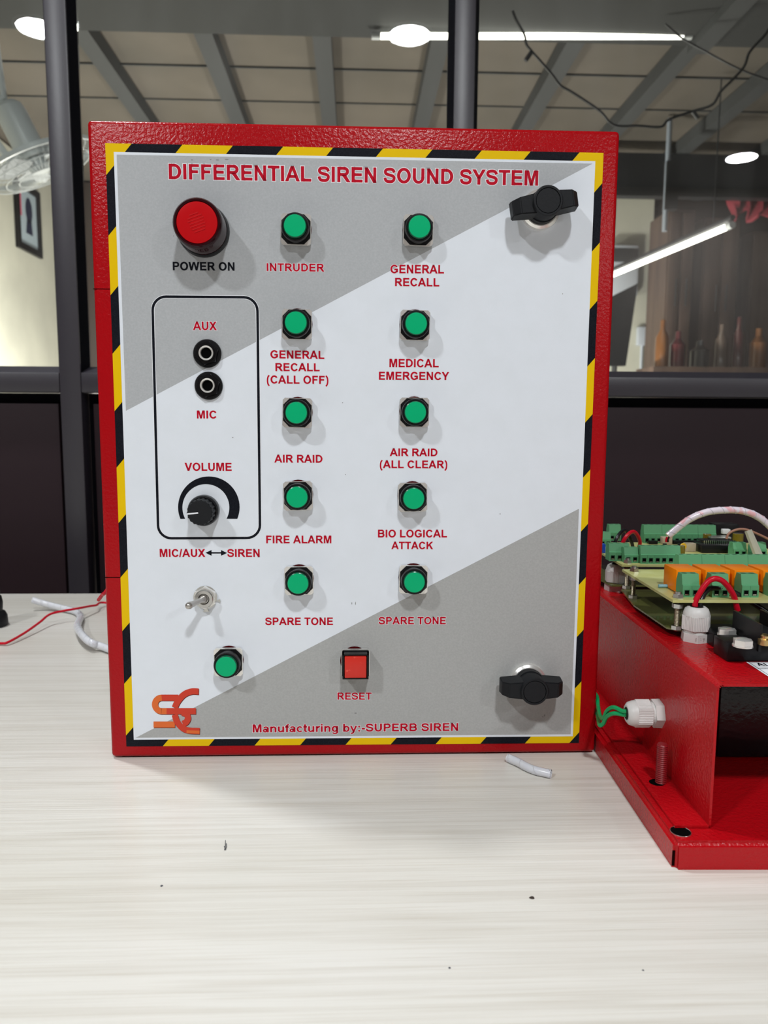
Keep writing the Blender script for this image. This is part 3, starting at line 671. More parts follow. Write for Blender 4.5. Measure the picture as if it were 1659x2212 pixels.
# bracket: flange, wall, top sheet with lip, inner far wall
t_ = .0012; FX = .0050; Y0 = .0130; Y1 = .285; ZB = HT+.0002
b = MB()
prof = [(FX, ZB), (XW, ZB)]
b.box(FX, Y0, ZB, XW+.001, Y1, ZB+t_)
b.box(XW, Y0, ZB, XW+t_, Y1, ZTOP-.0015)
seg = 5                                      # rounded top-left edge
cxr, czr, ro = XW+.003, ZTOP-.003, .003
arc = [(cxr-ro*math.cos(k*PI/2/seg), czr+ro*math.sin(k*PI/2/seg)) for k in range(seg+1)]
for k in range(seg):
    (xa, za), (xb, zb) = arc[k], arc[k+1]
    b.add([(xa, Y0, za), (xb, Y0, zb), (xb, Y1, zb), (xa, Y1, za), (xa+t_, Y0, za-t_*.6), (xb+t_*.6, Y0, zb-t_), (xb+t_*.6, Y1, zb-t_), (xa+t_, Y1, za-t_*.6)],
          [(0, 3, 2, 1), (0, 1, 5, 4), (4, 5, 6, 7), (3, 7, 6, 2)])
b.box(cxr, Y0, ZTOP-t_, UX-.03, Y1, ZTOP)
b.box(UX-.0312, Y0, ZB, UX-.03, Y1, ZTOP-.0005)
b.box(UX-.03, Y0, ZB, UX-.012, Y1, ZB+t_)
b.box(XW+.001, Y1-.002, ZB, UX-.031, Y1, ZTOP-.001)
br = b.build('bracket', RED2, un, smooth=30)
# inside block (power supply in shadow)
b = MB(); b.rbox(.060, .09, HT+.0005, .15, .26, .066, .002); b.build('power_supply', mat('black_case', (0.006, 0.006, 0.008, 1), .25, bump=(300, .0004)), un)
# stud with slot
sp = LL(1427, 1690, 2, HT+.0015)
b = MB(); b.add([(sp.x-.002+.0042*math.cos(2*PI*k/20), sp.y+.0040*math.sin(2*PI*k/20), ZB+t_+.0001) for k in range(20)], [tuple(range(20))]); b.build('stud_hole', BLACKHOLE, un, smooth=None)
b = MB(); pr = [(0, 0)]; z = 0.
while z < .0215: pr += [(.0026, z), (.0030, z+.0004), (.0026, z+.0008)]; z += .0011
pr += [(.0024, .0222), (0, .0224)]
b.lathe(pr, 20, 0, Matrix.Translation((sp.x, sp.y, ZB+t_))); b.build('threaded_stud', mat('red_brown_paint', (0.22, 0.006, 0.010, 1), .4), un)

# ---- cable gland: local z out of the sheet
def gland(M, name='cable_gland', eng=True):
    g = empty(name, parent=un, M=M @ Matrix.Scale(.93, 4))
    b = MB(); b.prism(circ(.0088, 6, .3), 0, .0052, top=circ(.0086, 6, .3)); b.lathe([(.0070, .0052), (.0070, .0070)], 24); b.build('hex_base', NYLON, g, smooth=None)
    b = MB(); n = 96; po_ = []
    for k in range(n):
        a = 2*PI*k/n; hexr = .0078/max(math.cos((a % (PI/3))-PI/6), .9); r = hexr*(1.0 if k % 2 else .965); po_.append((r*math.cos(a), r*math.sin(a)))
    b.prism(po_, .0072, .0158, top=po_)
    b.lathe([(.0079, .0158), (.0078, .0172), (.0068, .0200), (.0052, .0212), (.0040, .0212), (.0037, .0200)], 32); b.build('dome_nut', NYLON, g)
    b = MB(); b.lathe([(.0038, .0200), (.0036, .0214), (0, .0214)], 20); b.build('rubber_seal', BLK, g)
    return g
g1 = LL(1504, 1388, 2, ZTOP); g2 = LL(1333, 1277, 2, ZTOP)
g1.x += .0014; g1.y -= .001
gland(Matrix.Translation((g1.x, g1.y+.006, ZTOP)))
gland(Matrix.Translation((g2.x, g2.y+.004, ZTOP)) @ Matrix.Rotation(.4, 4, 'Z'))
g3 = LL(1427, 1541, 0, XW)
G3M = Matrix.Translation((XW, g3.y, g3.z)) @ Matrix.Rotation(-PI/2, 4, 'Y') @ Matrix.Rotation(.1, 4, 'Z')
gland(G3M)
# engraving on the front gland
eb = MB(); polys, a_, z_ = text_polys('PG 7', 0)
f7 = lambda x, y: ((x-a_)/(z_-a_)*.0052-.0026, y/716*.0021)
ME = Matrix.Translation((g1.x-.0002, g1.y+.006-.00735, ZTOP+.0012)) @ RX
flat(eb, polys, f7, .0); eb.build('engraving', mat('engraved_grey', (0.34, 0.31, 0.29, 1), .6), un, ME, smooth=None)
# wires
def wire(name, pts, r, m, parent=un, k=8):
    b = MB(); b.tube(smooth_path(pts, k), r, 12); return b.build(name, m, parent)
gz = ZTOP+.0180; gy = g1.y+.006
wire('red_wire', [(g1.x-.001, gy, gz), (g1.x-.0005, gy, gz+.006), (g1.x+.006, gy, gz+.0165), (g1.x+.013, gy, gz+.0170), (g1.x+.0205, gy+.001, gz+.009), (g1.x+.0245, gy+.002, gz-.001)], .00165, PVCR)
wire('black_wire', [(g1.x+.0022, gy+.001, gz), (g1.x+.003, gy+.002, gz+.005), (g1.x+.009, gy+.006, gz+.0105), (g1.x+.020, gy+.008, gz+.010), (g1.x+.034, gy+.008, gz+.003), (g1.x+.048, gy+.006, gz-.006)], .0016, PVCK)
gy = g2.y+.004
wire('black_wire', [(g2.x-.0010, gy, gz), (g2.x-.0030, gy, gz+.008), (g2.x-.0010, gy, gz+.0200), (g2.x+.007, gy+.006, gz+.0260), (g2.x+.014, gy+.010, gz+.016), (g2.x+.016, gy+.012, gz+.008)], .0013, PVCK)
wire('red_wire', [(g2.x+.0012, gy, gz), (g2.x+.0014, gy-.001, gz+.010), (g2.x+.005, gy-.002, gz+.0215), (g2.x+.0125, gy+.002, gz+.0255), (g2.x+.0195, gy+.008, gz+.017), (g2.x+.0185, gy+.012, gz+.008)], .0014, PVCR)
g3w = Vector((XW-.021, g3.y, g3.z))
def LG(px, py, x): p = LL(px, py, 1, g3.y+x); return p
wire('green_wire', [(g3w.x+.002, g3w.y, g3w.z+.0012), LG(1345, 1536, .003), LG(1326, 1528, .009), LG(1312, 1535, .015), LG(1303, 1552, .020), LG(1296, 1546, .030), LG(1292, 1525, .045), LG(1289, 1503, .055), LG(1276, 1492, .075)], .00125, PVCG)
wire('green_wire', [(g3w.x+.002, g3w.y, g3w.z-.0012), LG(1348, 1544, .003), LG(1326, 1541, .008), LG(1311, 1548, .014), LG(1303, 1563, .018), LG(1295, 1566, .022), LG(1292, 1550, .040), LG(1288, 1535, .055), LG(1276, 1525, .075)], .00125, PVCG)

# ---- insulating sheets under the boards
b = MB(); zz = ZTOP+.004
b.prism([(.0285, .0960), (.0330, .0905), (.100, .0905), (.17, .0905), (.17, .196), (.034, .196), (.0275, .150)], zz, zz+.0010); b.build('insulating_sheet', SHEETO, un, smooth=None)
b = MB(); b.prism([(.030, .205), (.17, .205), (.17, .283), (.032, .283), (.026, .240)], zz+.001, zz+.002); b.build('insulating_sheet', SHEETO, un, smooth=None)
# ---- relay board
ZB1 = ZTOP+.022
rbd = empty('circuit_board', parent=un, M=Matrix.Translation((.0275, .0860, ZB1)))   # local origin: front-left corner, underside
TH = .0016
b = MB(); b.box(0, 0, 0, .150, .090, TH, 0); b.box(.0005, .0005, -.0003, .1495, .0895, -.0001, 1); b.build('board_sheet', [PCB, PCBG], rbd, smooth=None)
def bolt(parent, x, y, z0, z1, ztop):
    b = MB(); pr = [(0, z0)]; z = z0
    while z < z1: pr += [(.00135, z), (.0016, z+.0003), (.00135, z+.0006)]; z += .0008
    pr += [(0, z1)]
    T = Matrix.Translation((x, y, 0)); b.lathe(pr, 12, 0, T); b.build('standoff_bolt', mat('dull_bolt', (0.42, 0.38, 0.28, 1), .4, 1), parent)
    b = MB(); b.prism(circ(.0032, 6, .2), ztop, ztop+.0024, 0, T, top=circ(.0029, 6, .2)); b.lathe([(.0019, ztop+.0024), (.0017, ztop+.0036), (0, ztop+.0037)], 12, 0, T)
    b.prism(circ(.0031, 6, .5), z1-.0042, z1-.0018, 0, T); b.prism(circ(.0031, 6, .1), z0+.001, z0+.0032, 0, T); b.build('hex_nut', STEEL, parent)
bolt(rbd, .0052, .0058, -.0180, -.0001, TH); bolt(rbd, .0060, .0830, -.0180, -.0001, TH)
def terminal(parent, x, y, z, n, pitch=.005, back=False, dep=.0095, hgt=.0105):
    """screw terminal strip: stepped body, square wire entries at the front, screws on top"""
    b = MB(); w = n*pitch
    prof = [(0, 0), (dep, 0), (dep, hgt*.62), (dep*.80, hgt), (dep*.26, hgt), (dep*.10, hgt*.55), (0, hgt*.52)]
    m = len(prof); vs = [(0, a, c) for a, c in prof]+[(w, a, c) for a, c in prof]
    b.add(vs, [tuple(range(m-1, -1, -1)), tuple(range(m, 2*m))]+[(i, (i+1) % m, m+(i+1) % m, m+i) for i in range(m)], 0)
    for k in range(n):
        cx = pitch*(k+.5); f = -.0001
        b.box(cx-.0016, f, .0010, cx+.0016, .0002, .0044, 1); b.box(cx-.0012, f-.0001, .0013, cx+.0012, .0001, .0040, 2)
        b.box(cx-.0010, f-.0002, .0013, cx+.0010, 0, .0019, 3)
        b.add([(cx+.0016*math.cos(2*PI*q/12), dep*.53+.0016*math.sin(2*PI*q/12), hgt+.0001) for q in range(12)], [tuple(range(12))], 1)
        b.box(cx-pitch/2-.00015, -.0003, 0, cx-pitch/2+.00025, 0, hgt*.5, 0)
    o = b.build('terminal_block', [TERM, TERMD, BLACKHOLE, STEEL], parent, Matrix.Translation((x, y, z)) @ (Matrix.Identity(4)), smooth=None)
    return o
def relay(parent, x, y, z):
    b = MB(); b.rbox(0, 0, .0004, .0148, .0195, .0138, .0005); return b.build('relay', ORANGE, parent, Matrix.Translation((x, y, z)))
r0 = None; t0 = None
for k in range(6):
    pass
    if r0 is None: r0 = relay(rbd, .0085, .0180, TH); t0 = terminal(rbd, .0082, .0068, TH, 2, .0049, dep=.0100, hgt=.0132)
    else:
        copy_tree(r0, rbd, Matrix.Translation((.0085+k*.0172, .0180, TH))); copy_tree(t0, rbd, Matrix.Translation((.0082+k*.0172, .0068, TH)))
for k in range(8): terminal(rbd, .0290+k*.01515, .0640, TH, 3, .0050, hgt=.0142)
b = MB(); b.lathe([(0, 0), (.0011, .0003), (.0011, .0062), (0, .0065)], 10, 0, Matrix.Translation((.003, .031, TH+.0013)) @ Matrix.Rotation(PI/2, 4, 'Y')); b.build('resistor', mat('pale_blue_resistor', (0.2, 0.42, 0.5, 1), .4), rbd)
# ---- main board
zb = ZB1
mbd = empty('circuit_board', parent=un, M=Matrix.Translation((.0330, .1935, zb)))
b = MB(); b.box(0, 0, 0, .140, .100, TH, 0); b.box(.0005, .0005, -.0003, .1395, .0995, -.0001, 1); b.build('board_sheet', [PCB, PCBG], mbd, smooth=None)
bolt(mbd, .0060, .0060, -.0180, -.0001, TH)
def MP(px, py): p = LL(px, py, 2, zb+TH); return p.x-.0330, p.y-.1935
for (px, py, n, pitch, hg) in ((1384, 1218, 3, .0042, .0108), (1427, 1218, 3, .0042, .0108)):
    x, y = MP(px, py); terminal(mbd, x, y, TH, n, .0048, hgt=.0125)
x, y = MP(1316, 1212); terminal(mbd, x, y, TH, 3, .0050, hgt=.0125)
x, y = MP(1352, 1216); terminal(mbd, x-.001, y, TH, 2, .0050, hgt=.0108)
x, y = MP(1390, 1176)
for k in range(4): terminal(mbd, x+.0025+k*.01515, y+.006, TH, 3, .0050, hgt=.0150)
x, y = MP(1316, 1168); terminal(mbd, x, y, TH, 2, .0050, hgt=.0135)
x, y = MP(1302, 1180); terminal(mbd, x-.003, y-.002, TH, 2, .0045, hgt=.0115)
def comp(name, px0, px1, py, hgt, dep, m, r=.0004, dz=0.):
    x0, y0 = MP(px0, py); x1, _ = MP(px1, py); b = MB(); b.rbox(x0, y0, TH+dz, x1, y0+dep, TH+dz+hgt, min(r, hgt*.3)); return b.build(name, m, mbd)
comp('trimmer', 1301, 1308, 1195, .0070, .006, BLUE)
comp('connector', 1431, 1452, 1176, .0060, .006, BEIGE)
comp('connector', 1481, 1503, 1192, .0066, .006, BEIGE)
comp('integrated_circuit', 1402, 1421, 1176, .0030, .004, BLK)
comp('integrated_circuit', 1455, 1520, 1176, .0030, .006, BLK)
comp('header_socket', 1516, 1596, 1195, .0062, .016, BLK)
mod = comp('sound_module', 1522, 1590, 1190, .0012, .016, BLKM, dz=.0066)
comp('module_shield', 1534, 1578, 1186, .0018, .010, STEEL, dz=.0080)
comp('relay_black', 1544, 1594, 1172, .0155, .014, BLK)
comp('connector', 1560, 1576, 1180, .0040, .004, mat('white_connector', (0.7, 0.7, 0.7, 1), .5), dz=.010)
x, y = MP(1500, 1190)
b = MB()
for k in range(16):                          # header pins
    xx, yy = MP(1520+k*4.4, 1192); b.box(xx-.0003, yy-.0006, TH+.0062, xx+.0003, yy, TH+.0090, 0)
b.build('header_pins', STEEL, mbd, smooth=None)
for (px, py, r, h, m, cap) in ((1526, 1182, .0032, .0110, mat('olive_can', (0.16, 0.12, 0.01, 1), .3), STEEL), (1472, 1206, .0022, .0095, MATS['olive_can'], STEEL), (1593, 1178, .0042, .0100, MATS['olive_can'], STEEL), (1546, 1168, .0045, .0070, MATS['olive_can'], STEEL), (1455, 1172, .0020, .0050, MATS['olive_can'], STEEL)):
    x, y = MP(px, py); b = MB(); b.lathe([(r, 0), (r, h-.0004), (r*.9, h)], 20, 0, Matrix.Translation((x, y, TH))); b.lathe([(r*.9, h), (0, h)], 20, 1, Matrix.Translation((x, y, TH))); b.build('capacitor', [m, cap], mbd)
x, y = MP(1475, 1200); b = MB(); b.lathe([(0, -.001), (.0022, -.0008), (.0026, 0), (.0022, .0008), (0, .001)], 18, 0, Matrix.Translation((x, y, TH+.0070)) @ Matrix.Rotation(PI/2, 4, 'X')); b.box(x-.0008, y-.0001, TH, x-.0006, y+.0001, TH+.005, 1); b.box(x+.0006, y-.0001, TH, x+.0008, y+.0001, TH+.005, 1); b.build('disc_capacitor', [YCAP, STEEL], mbd)
for (px, py, w) in ((1405, 1170, 10), (1421, 1168, 9), (1433, 1180, 8), (1465, 1180, 7)):
    x, y = MP(px, py); b = MB(); b.rbox(x, y, TH, x+w*.00035, y+.002, TH+.0022, .0002); b.build('chip', random.choice([BLK, BLKM]), mbd)
x, y = MP(1590, 1205)
for k in (0, 1): terminal(mbd, x+k*.0150, y+.004, TH, 2, .0050, hgt=.0105)
# ---- bundle in spiral wrap, brown wire, tie
YB = .1935+.035
def LB(px, py, dy=0.): return LL(px, py, 1, YB+dy)
pts = smooth_path([LB(1443, 1158), LB(1461, 1143), LB(1489, 1122), LB(1525, 1107), LB(1565, 1102), LB(1605, 1104), LB(1640, 1118), LB(1672, 1146), LB(1700, 1180)], 10)
b = MB(); b.tube(pts, .0026, 14); b.build('wrapped_bundle', WRAPP, un)
b = MB(); cumlen = 0; sp_ = []
for i in range(len(pts)-1):
    for q in range(4):
        p = pts[i].lerp(pts[i+1], q/4); t = (pts[i+1]-pts[i]).normalized(); nn = Vector((0, 1, 0)); bb = t.cross(nn)
        a = cumlen; cumlen += (pts[i+1]-pts[i]).length/4/.0075*2*PI*.9
        sp_.append(p+nn*.00265*math.cos(a)+bb*.00265*math.sin(a))
b.tube(sp_, .00022, 5); b.build('wrap_edge', mat('wrap_gap', (0.55, 0.52, 0.60, 1), .4), un)
for (dx, m) in ((-2, PVCR), (2, PVCK)):
    wire('bundle_wire', [LB(1443+dx, 1160, -.001), LB(1441+dx, 1166, -.001), LB(1441+dx, 1171, -.001)], .0007, m, k=4)
wire('brown_wire', [LB(1569, 1164, -.004), LB(1575, 1152, -.004), LB(1592, 1144, -.004), LB(1612, 1144, -.004), LB(1640, 1155, -.004), LB(1675, 1172, -.004)], .0009, PVCB)
b = MB(); p0, p1 = LB(1616, 1146, -.006), LB(1638, 1200, -.010); b.tube([p0, p1], [.0028, .0034], 8); b.build('glue_stick', mat('milky_glue', (0.55, 0.53, 0.45, 1), .3, trans=.2), un)
# ---- black barrier block and bolts on the top sheet
def TP(px, py): p = LL(px, py, 2, ZTOP); return p
def bx(name, x0, y0, z0, x1, y1, z1, m, r=.0006):
    b = MB(); b.rbox(x0, y0, z0, x1, y1, z1, r); return b.build(name, m, un)
p = TP(1540, 1398); q = TP(1598, 1398); bx('barrier_block', p.x, p.y, ZTOP, q.x+.004, p.y+.020, ZTOP+.0080, BLK)
p2 = TP(1570, 1430); bx('barrier_block', p2.x, p2.y, ZTOP, .120, p2.y+.017, ZTOP+.0100, BLK, .001)
fa = LL(1645, 1394, 2, ZTOP+.0095); fb = LL(1590, 1360, 2, ZTOP+.0095); xs = fa.x; yf = fa.y; yb = fb.y; zf = ZTOP+.0205
b = MB(); b.box(xs-.0014, yf, ZTOP+.006, xs, yb, zf); fin = b.build('barrier_fin', BLK, un, smooth=None)
copy_tree(fin, un, Matrix.Translation((.016, .002, 0)))
def hexbolt(px, py, z):
    p = LL(px, py, 2, z); b = MB(); T = Matrix.Translation((p.x, p.y, z))
    b.lathe([(.0050, 0), (.0050, .0008), (0, .0008)], 24, 0, T); b.prism(circ(.0049, 6, .25), .0008, .0036, 0, T, top=circ(.0049, 6, .25)); b.lathe([(.0040, .0036), (.003, .0041), (0, .0041)], 20, 0, T); b.build('hex_bolt', CHROME, un, smooth=40)
hexbolt(1570, 1372, ZTOP+.0080); hexbolt(1604, 1396, ZTOP+.0100)
p = LL(1651, 1392, 2, ZTOP+.0100); b = MB(); b.lathe([(.0032, 0), (.0032, .003), (.0022, .0035), (.0024, .0048), (.0012, .0056), (0, .0057)], 20, 0, Matrix.Translation((p.x, p.y, ZTOP+.0100))); b.build('brass_screw', BRASS, un)
b = MB(); b.rbox(xs+.0003, yf+.008, ZTOP+.009, .118, yb-.002, ZTOP+.013, .001); b.build('barrier_block', BLKM, un)
# paper label with ruled rows
pl = [LL(1612, 1431, 2, ZTOP+.0001), LL(1659, 1467, 2, ZTOP+.0001)]
x0, y1_ = pl[0].x, pl[0].y; y0_ = LL(1668, 1474, 2, ZTOP).y
b = MB(); b.add([(x0, y0_, .0003), (x0+.05, y0_, .0003), (x0+.05, y1_, .0003), (x0, y1_, .0003)], [(0, 1, 2, 3)])
lab = b.build('paper_label', WHITEP, un, Matrix.Translation((0, 0, ZTOP)), smooth=None)
b = MB()
for k in range(4):
    yy = y1_-(y1_-y0_)*(.05+.3*k); b.add([(x0+.0012, yy, .0004), (x0+.05, yy, .0004), (x0+.05, yy+.00025, .0004), (x0+.0012, yy+.00025, .0004)], [(0, 1, 2, 3)])
b.add([(x0+.0010, y0_, .0004), (x0+.0013, y0_, .0004), (x0+.0013, y1_, .0004), (x0+.0010, y1_, .0004)], [(0, 1, 2, 3)])
b.build('ruled_lines', BLKP, lab, smooth=None)
polys, a_, z_ = text_polys('AL', 0); tx = LL(1638, 1439, 2, ZTOP)
b = MB(); flat(b, polys, lambda x, y: (tx.x+(x-a_)/1000*.0050, tx.y-.0005+y/716*.0045), .0005); b.build('lettering', BLKP, lab, smooth=None)

# ================================================================== LOOSE THINGS ON THE TABLE
def spiral(name, pts, r, label, pitch=.008, m=WRAP):
    b = MB(); b.tube(pts, r, 14, caps=False); b.tube(pts, r*.72, 12, caps=False)
    o = b.build(name, m); b2 = MB(); cum = 0; sp = []
    for i in range(len(pts)-1):
        for q in range(4):
            p = pts[i].lerp(pts[i+1], q/4); t = (pts[i+1]-pts[i]).normalized(); nn = t.orthogonal().normalized(); bb = t.cross(nn)
            if sp and False: pass
            zz_ = Vector((0, 0, 1)); s_ = t.cross(zz_).normalized(); a = cum; cum += (pts[i+1]-pts[i]).length/4/pitch*2*PI
            sp.append(p+zz_*r*math.cos(a)+s_*r*math.sin(a))
    b2.tube(sp, r*.09, 5); b2.build('cut_edge', mat('wrap_cut_edge', (0.50, 0.51, 0.54, 1), .4), o)  # thin grey line along the spiral cut
    tag(o, label, 'cable wrap'); return o
r = .0026
spiral('spiral_wrap', smooth_path([TB(1098, 1637, r), TB(1120, 1647, r), TB(1150, 1662, r), TB(1190, 1672, r)], 8), r, 'short offcut of clear spiral cable wrap on the table below the control panel', .010)
r = .0034
spiral('spiral_wrap', smooth_path([TB(70, 1296, .012), TB(100, 1305, .007), TB(140, 1315, .004), TB(165, 1322, .0035), TB(174, 1332, .0038), TB(170, 1343, .006), TB(168, 1355, .009), TB(178, 1372, .010), TB(198, 1389, .008), TB(235, 1402, .004), (-.13, .13, .0036)], 8), r, 'long curled length of milky spiral cable wrap left of the control panel', .009)
b = MB(); b.tube(smooth_path([TB(-60, 1392, .0015), TB(0, 1390, .002), TB(18, 1387, .003), TB(55, 1366, .005), TB(86, 1344, .008), TB(106, 1328, .011), TB(130, 1321, .012), TB(170, 1314, .012), TB(205, 1308, .008), TB(250, 1306, .004), (-.1, .25, .0013)], 8), .0012, 10)
tag(b.build('red_wire', PVCR), 'thin red insulated wire running across the table to behind the control panel', 'wire')
bp_ = TB(-22, 1352)
b = MB(); b.lathe([(0, 0), (.0165, 0), (.0172, .002), (.0168, .010), (.0150, .0140), (.0125, .0155), (.0128, .0175), (.0132, .024), (.0122, .0300), (.0105, .0318), (.0112, .0340), (.0110, .0395), (.008, .0435), (0, .0445)], 40)
o = b.build('stepped_cap', BLKM, None, Matrix.Translation(bp_)); tag(o, 'black stepped round plastic cap at the far left of the table', 'cap')
CR = mat('crumb_brown', (0.03, 0.018, 0.012, 1), .6); CG = mat('crumb_grey', (0.05, 0.055, 0.07, 1), .5)
def crumb(name, px, py, s, m, label, st=(1, 1)):
    p = TB(px, py); b = MB(); n = 9; rr_ = [random.uniform(.75, 1.1) for _ in range(n)]
    b.prism([(s*st[0]*rr_[k]*math.cos(2*PI*k/n), s*st[1]*rr_[k]*math.sin(2*PI*k/n)) for k in range(n)], 0, s*.5, top=[(s*st[0]*.6*rr_[k]*math.cos(2*PI*k/n), s*st[1]*.6*rr_[k]*math.sin(2*PI*k/n)) for k in range(n)])
    tag(b.build(name, m, None, Matrix.Translation(p), smooth=None), label, 'crumb')
crumb('brown_crumb', 1149, 1940, .00115, CR, 'dark brown crumb on the table, lower right of the control panel', (1.2, .8))
crumb('grey_crumb', 349, 1914, .0007, CG, 'tiny grey crumb at the lower left of the table')
crumb('dark_speck', 971, 2091, .0005, CG, 'tiny dark speck near the front of the table')
crumb('pale_speck', 1389, 2096, .0005, CG, 'tiny grey speck at the front right of the table')
p = TB(487, 1827)
b = MB()
for (a, c) in (((485, 1836), (487, 1815)), ((487, 1836), (489, 1822)), ((484, 1828), (486, 1833))):
    b.tube([TB(*a, .0003), TB((a[0]+c[0])/2+.7, (a[1]+c[1])/2, .0004), TB(*c, .0003)], .00018, 5)
tag(b.build('wire_clipping', CG), 'sliver of dark wire clipping lying on the table below the control panel', 'clipping')

# ================================================================== NEAR-ROOM DOWNLIGHTS (their glow shows in the panes)
def downlight(x, y, r=.078, label=''):
    e = empty('ceiling_downlight', (x, y, ZC+.02))
    b = MB(); b.lathe([(r+.014, 0), (r+.012, -.006), (r, -.008), (r, -.004)], 40); b.build('trim_ring', WHITEM, e)
    b = MB(); b.lathe([(r, -.005), (0, -.005)], 40, 0); b.build('diffuser', LAMP, e)
    tag(e, label, 'ceiling light', 'round ceiling downlights reflected in the glass')
    return e
def refl(px, py):                            # ceiling position whose mirror image in the glass lands at this pixel
    d = ray(px, py); t = (ZC+.013-CAM.z)/d.z; q = CAM+d*t; return q.x, 2*(P+.021)-q.y
for (px, py, lab) in ((885, 77, 'round downlight mirrored in the middle pane above the panel'), (83, 62, 'round downlight mirrored beside the left post of the partition'), (1603, 341, 'round downlight mirrored in the right pane, beside the string of cable')):
    x, y = refl(px, py); downlight(x, y, label=lab)
downlight(-.70, .33, .058, label='round downlight over the table, above and left of the control panel')

# ================================================================== BEYOND THE GLASS
def tube_light(name, p0, p1, r, label, drops=None, mount=True):
    e = empty(name, p0); d = Vector(p1)-Vector(p0)
    b = MB(); b.tube([(0, 0, 0), d], r, 16); b.build('tube', TUBEM, e)
    b = MB(); dn = d.normalized()
    b.tube([-dn*.02, dn*.012], r*1.15, 14); b.tube([d-dn*.012, d+dn*.02], r*1.15, 14); b.build('end_cap', WHITEM, e)
    if mount:
        b = MB(); s = dn.cross(Vector((0, 0, 1)))*.02
        b.tube([-dn*.02+Vector((0, 0, r*2.2)), d+dn*.02+Vector((0, 0, r*2.2))], r*.95, 8); b.build('batten', GREYB, e)
    if drops:
        b = MB()
        for t in (.1, .9): q = d*t; b.tube([q+Vector((0, 0, r*2)), Vector((q.x, q.y, drops-p0[2]))], .003, 6)
        b.build('hanger', GREYB, e)
    tag(e, label, 'tube light'); return e
yt = 2.435
a = at(815, 78, 1, yt); c = at(1482, 78, 1, yt)
tube_light('tube_light', (a.x, yt, a.z), (c.x, yt, c.z), .0105, 'long white tube light under the dark ceiling beyond the glass', mount=False)
p0 = at(1576, 488, 2, 1.02); d_ = at(1325, 593, 2, 1.02)
p1 = Vector(p0)+(Vector(d_)-Vector(p0))*1.12
tube_light('tube_light', tuple(p0), tuple(p1), .013, 'slanting yellow-white tube light right of the control panel, beyond the glass', drops=ZC-.003)

# fan
FA = at(80, 353, 1, 2.14); tilt = math.radians(24)
fan = empty('ceiling_fan_small', tuple(FA)); fan.rotation_euler = (math.radians(9), -tilt, 0)
tag(fan, 'white caged fan with a round motor housing, seen through the left pane', 'fan')
b = MB(); b.lathe([(0, .19), (.030, .188), (.043, .175), (.047, .15), (.047, .035), (.052, .03), (.052, .015), (0, .015)][::-1], 32); b.build('motor_housing', WHITEM, fan)
b = MB()
for zz_, rr_ in ((.03, .06), (.028, .10), (.022, .14), (.012, .17), (0, .187), (-.028, .165), (-.038, .12), (-.042, .08)):
    b.tube([(rr_*math.cos(2*PI*k/40), rr_*math.sin(2*PI*k/40), zz_) for k in range(40)], .0016, 5, close=True)
for k in range(60):
    a = 2*PI*k/60; cc, ss = math.cos(a), math.sin(a)
    b.tube([(cc*.05, ss*.05, .03), (cc*.12, ss*.12, .027), (cc*.17, ss*.17, .012), (cc*.187, ss*.187, 0), (cc*.165, ss*.165, -.028), (cc*.08, ss*.08, -.042), (cc*.03, ss*.03, -.044)], .0008, 4)
b.build('wire_guard', WHITEM, fan)
b = MB(); b.lathe([(.187, -.007), (.192, -.006), (.192, .006), (.187, .007)], 56); b.build('guard_rim', WHITEM, fan)
for k in range(3):
    b = MB(); Mk = Matrix.Rotation(k*2*PI/3, 4, 'Z'); b.prism([(.02, -.02), (.09, -.055), (.15, -.05), (.16, .0), (.13, .045), (.03, .02)], -.010, -.007, 0, Mk @ Matrix.Rotation(.25, 4, 'X')); b.build('blade', mat('blade_grey', (0.45, 0.48, 0.5, 1), .4), fan)
b = MB(); b.lathe([(0, -.03), (.03, -.028), (.035, 0), (.03, .014)], 24); b.build('hub', WHITEM, fan)
b = MB(); b.tube(smooth_path([(-.075, 0, .04), (-.085, 0, .14), (-.05, 0, .20), (0, 0, .205)], 6), .012, 10); b.tube([(-.078, 0, .045), (-.04, 0, .045)], .012, 10); b.build('yoke', WHITEM, fan)
top = Vector((0, 0, .20)); Rf = Matrix.Rotation(-tilt, 3, 'Y'); wt = Rf @ top
rod_to = Rf.inverted() @ Vector((wt.x-.02, .0, ZC-.003-FA.z))
b = MB(); b.tube([top, rod_to], .010, 10); b.build('down_rod', WHITEM, fan)

# picture on the left-hand wall beyond
xw = XWL+.001
def WP(px, py): p = at(px, py, 0, xw); return p.y, p.z
y0, zb0 = WP(34, 533); y1, _ = WP(86, 563); zt0 = WP(34, 385)[1]
pic = empty('framed_picture', (xw, (y0+y1)/2, (zb0+zt0)/2)); hw = (y1-y0)/2; hh = (zt0-zb0)/2
tag(pic, 'small dark-framed portrait print on the cream wall beyond the left pane', 'picture')
b = MB()
fw = .035
b.box(0, -hw, -hh, .02, -hw+fw, hh); b.box(0, hw-fw, -hh, .02, hw, hh); b.box(0, -hw+fw, -hh, .02, hw-fw, -hh+fw); b.box(0, -hw+fw, hh-fw, .02, hw-fw, hh); b.build('frame', BLK, pic, smooth=None)
b = MB(); b.box(0, -hw+fw, -hh+fw, .006, hw-fw, hh-fw); b.build('print', SKYB, pic, smooth=None)
b = MB(); b.box(.006, -hw+fw, 0.0, .0065, -hw+fw+.05, hh-fw)
b.build('pink_area', PINK, pic, smooth=None)
b = MB(); RYM = Matrix.Rotation(PI/2, 4, 'Y')
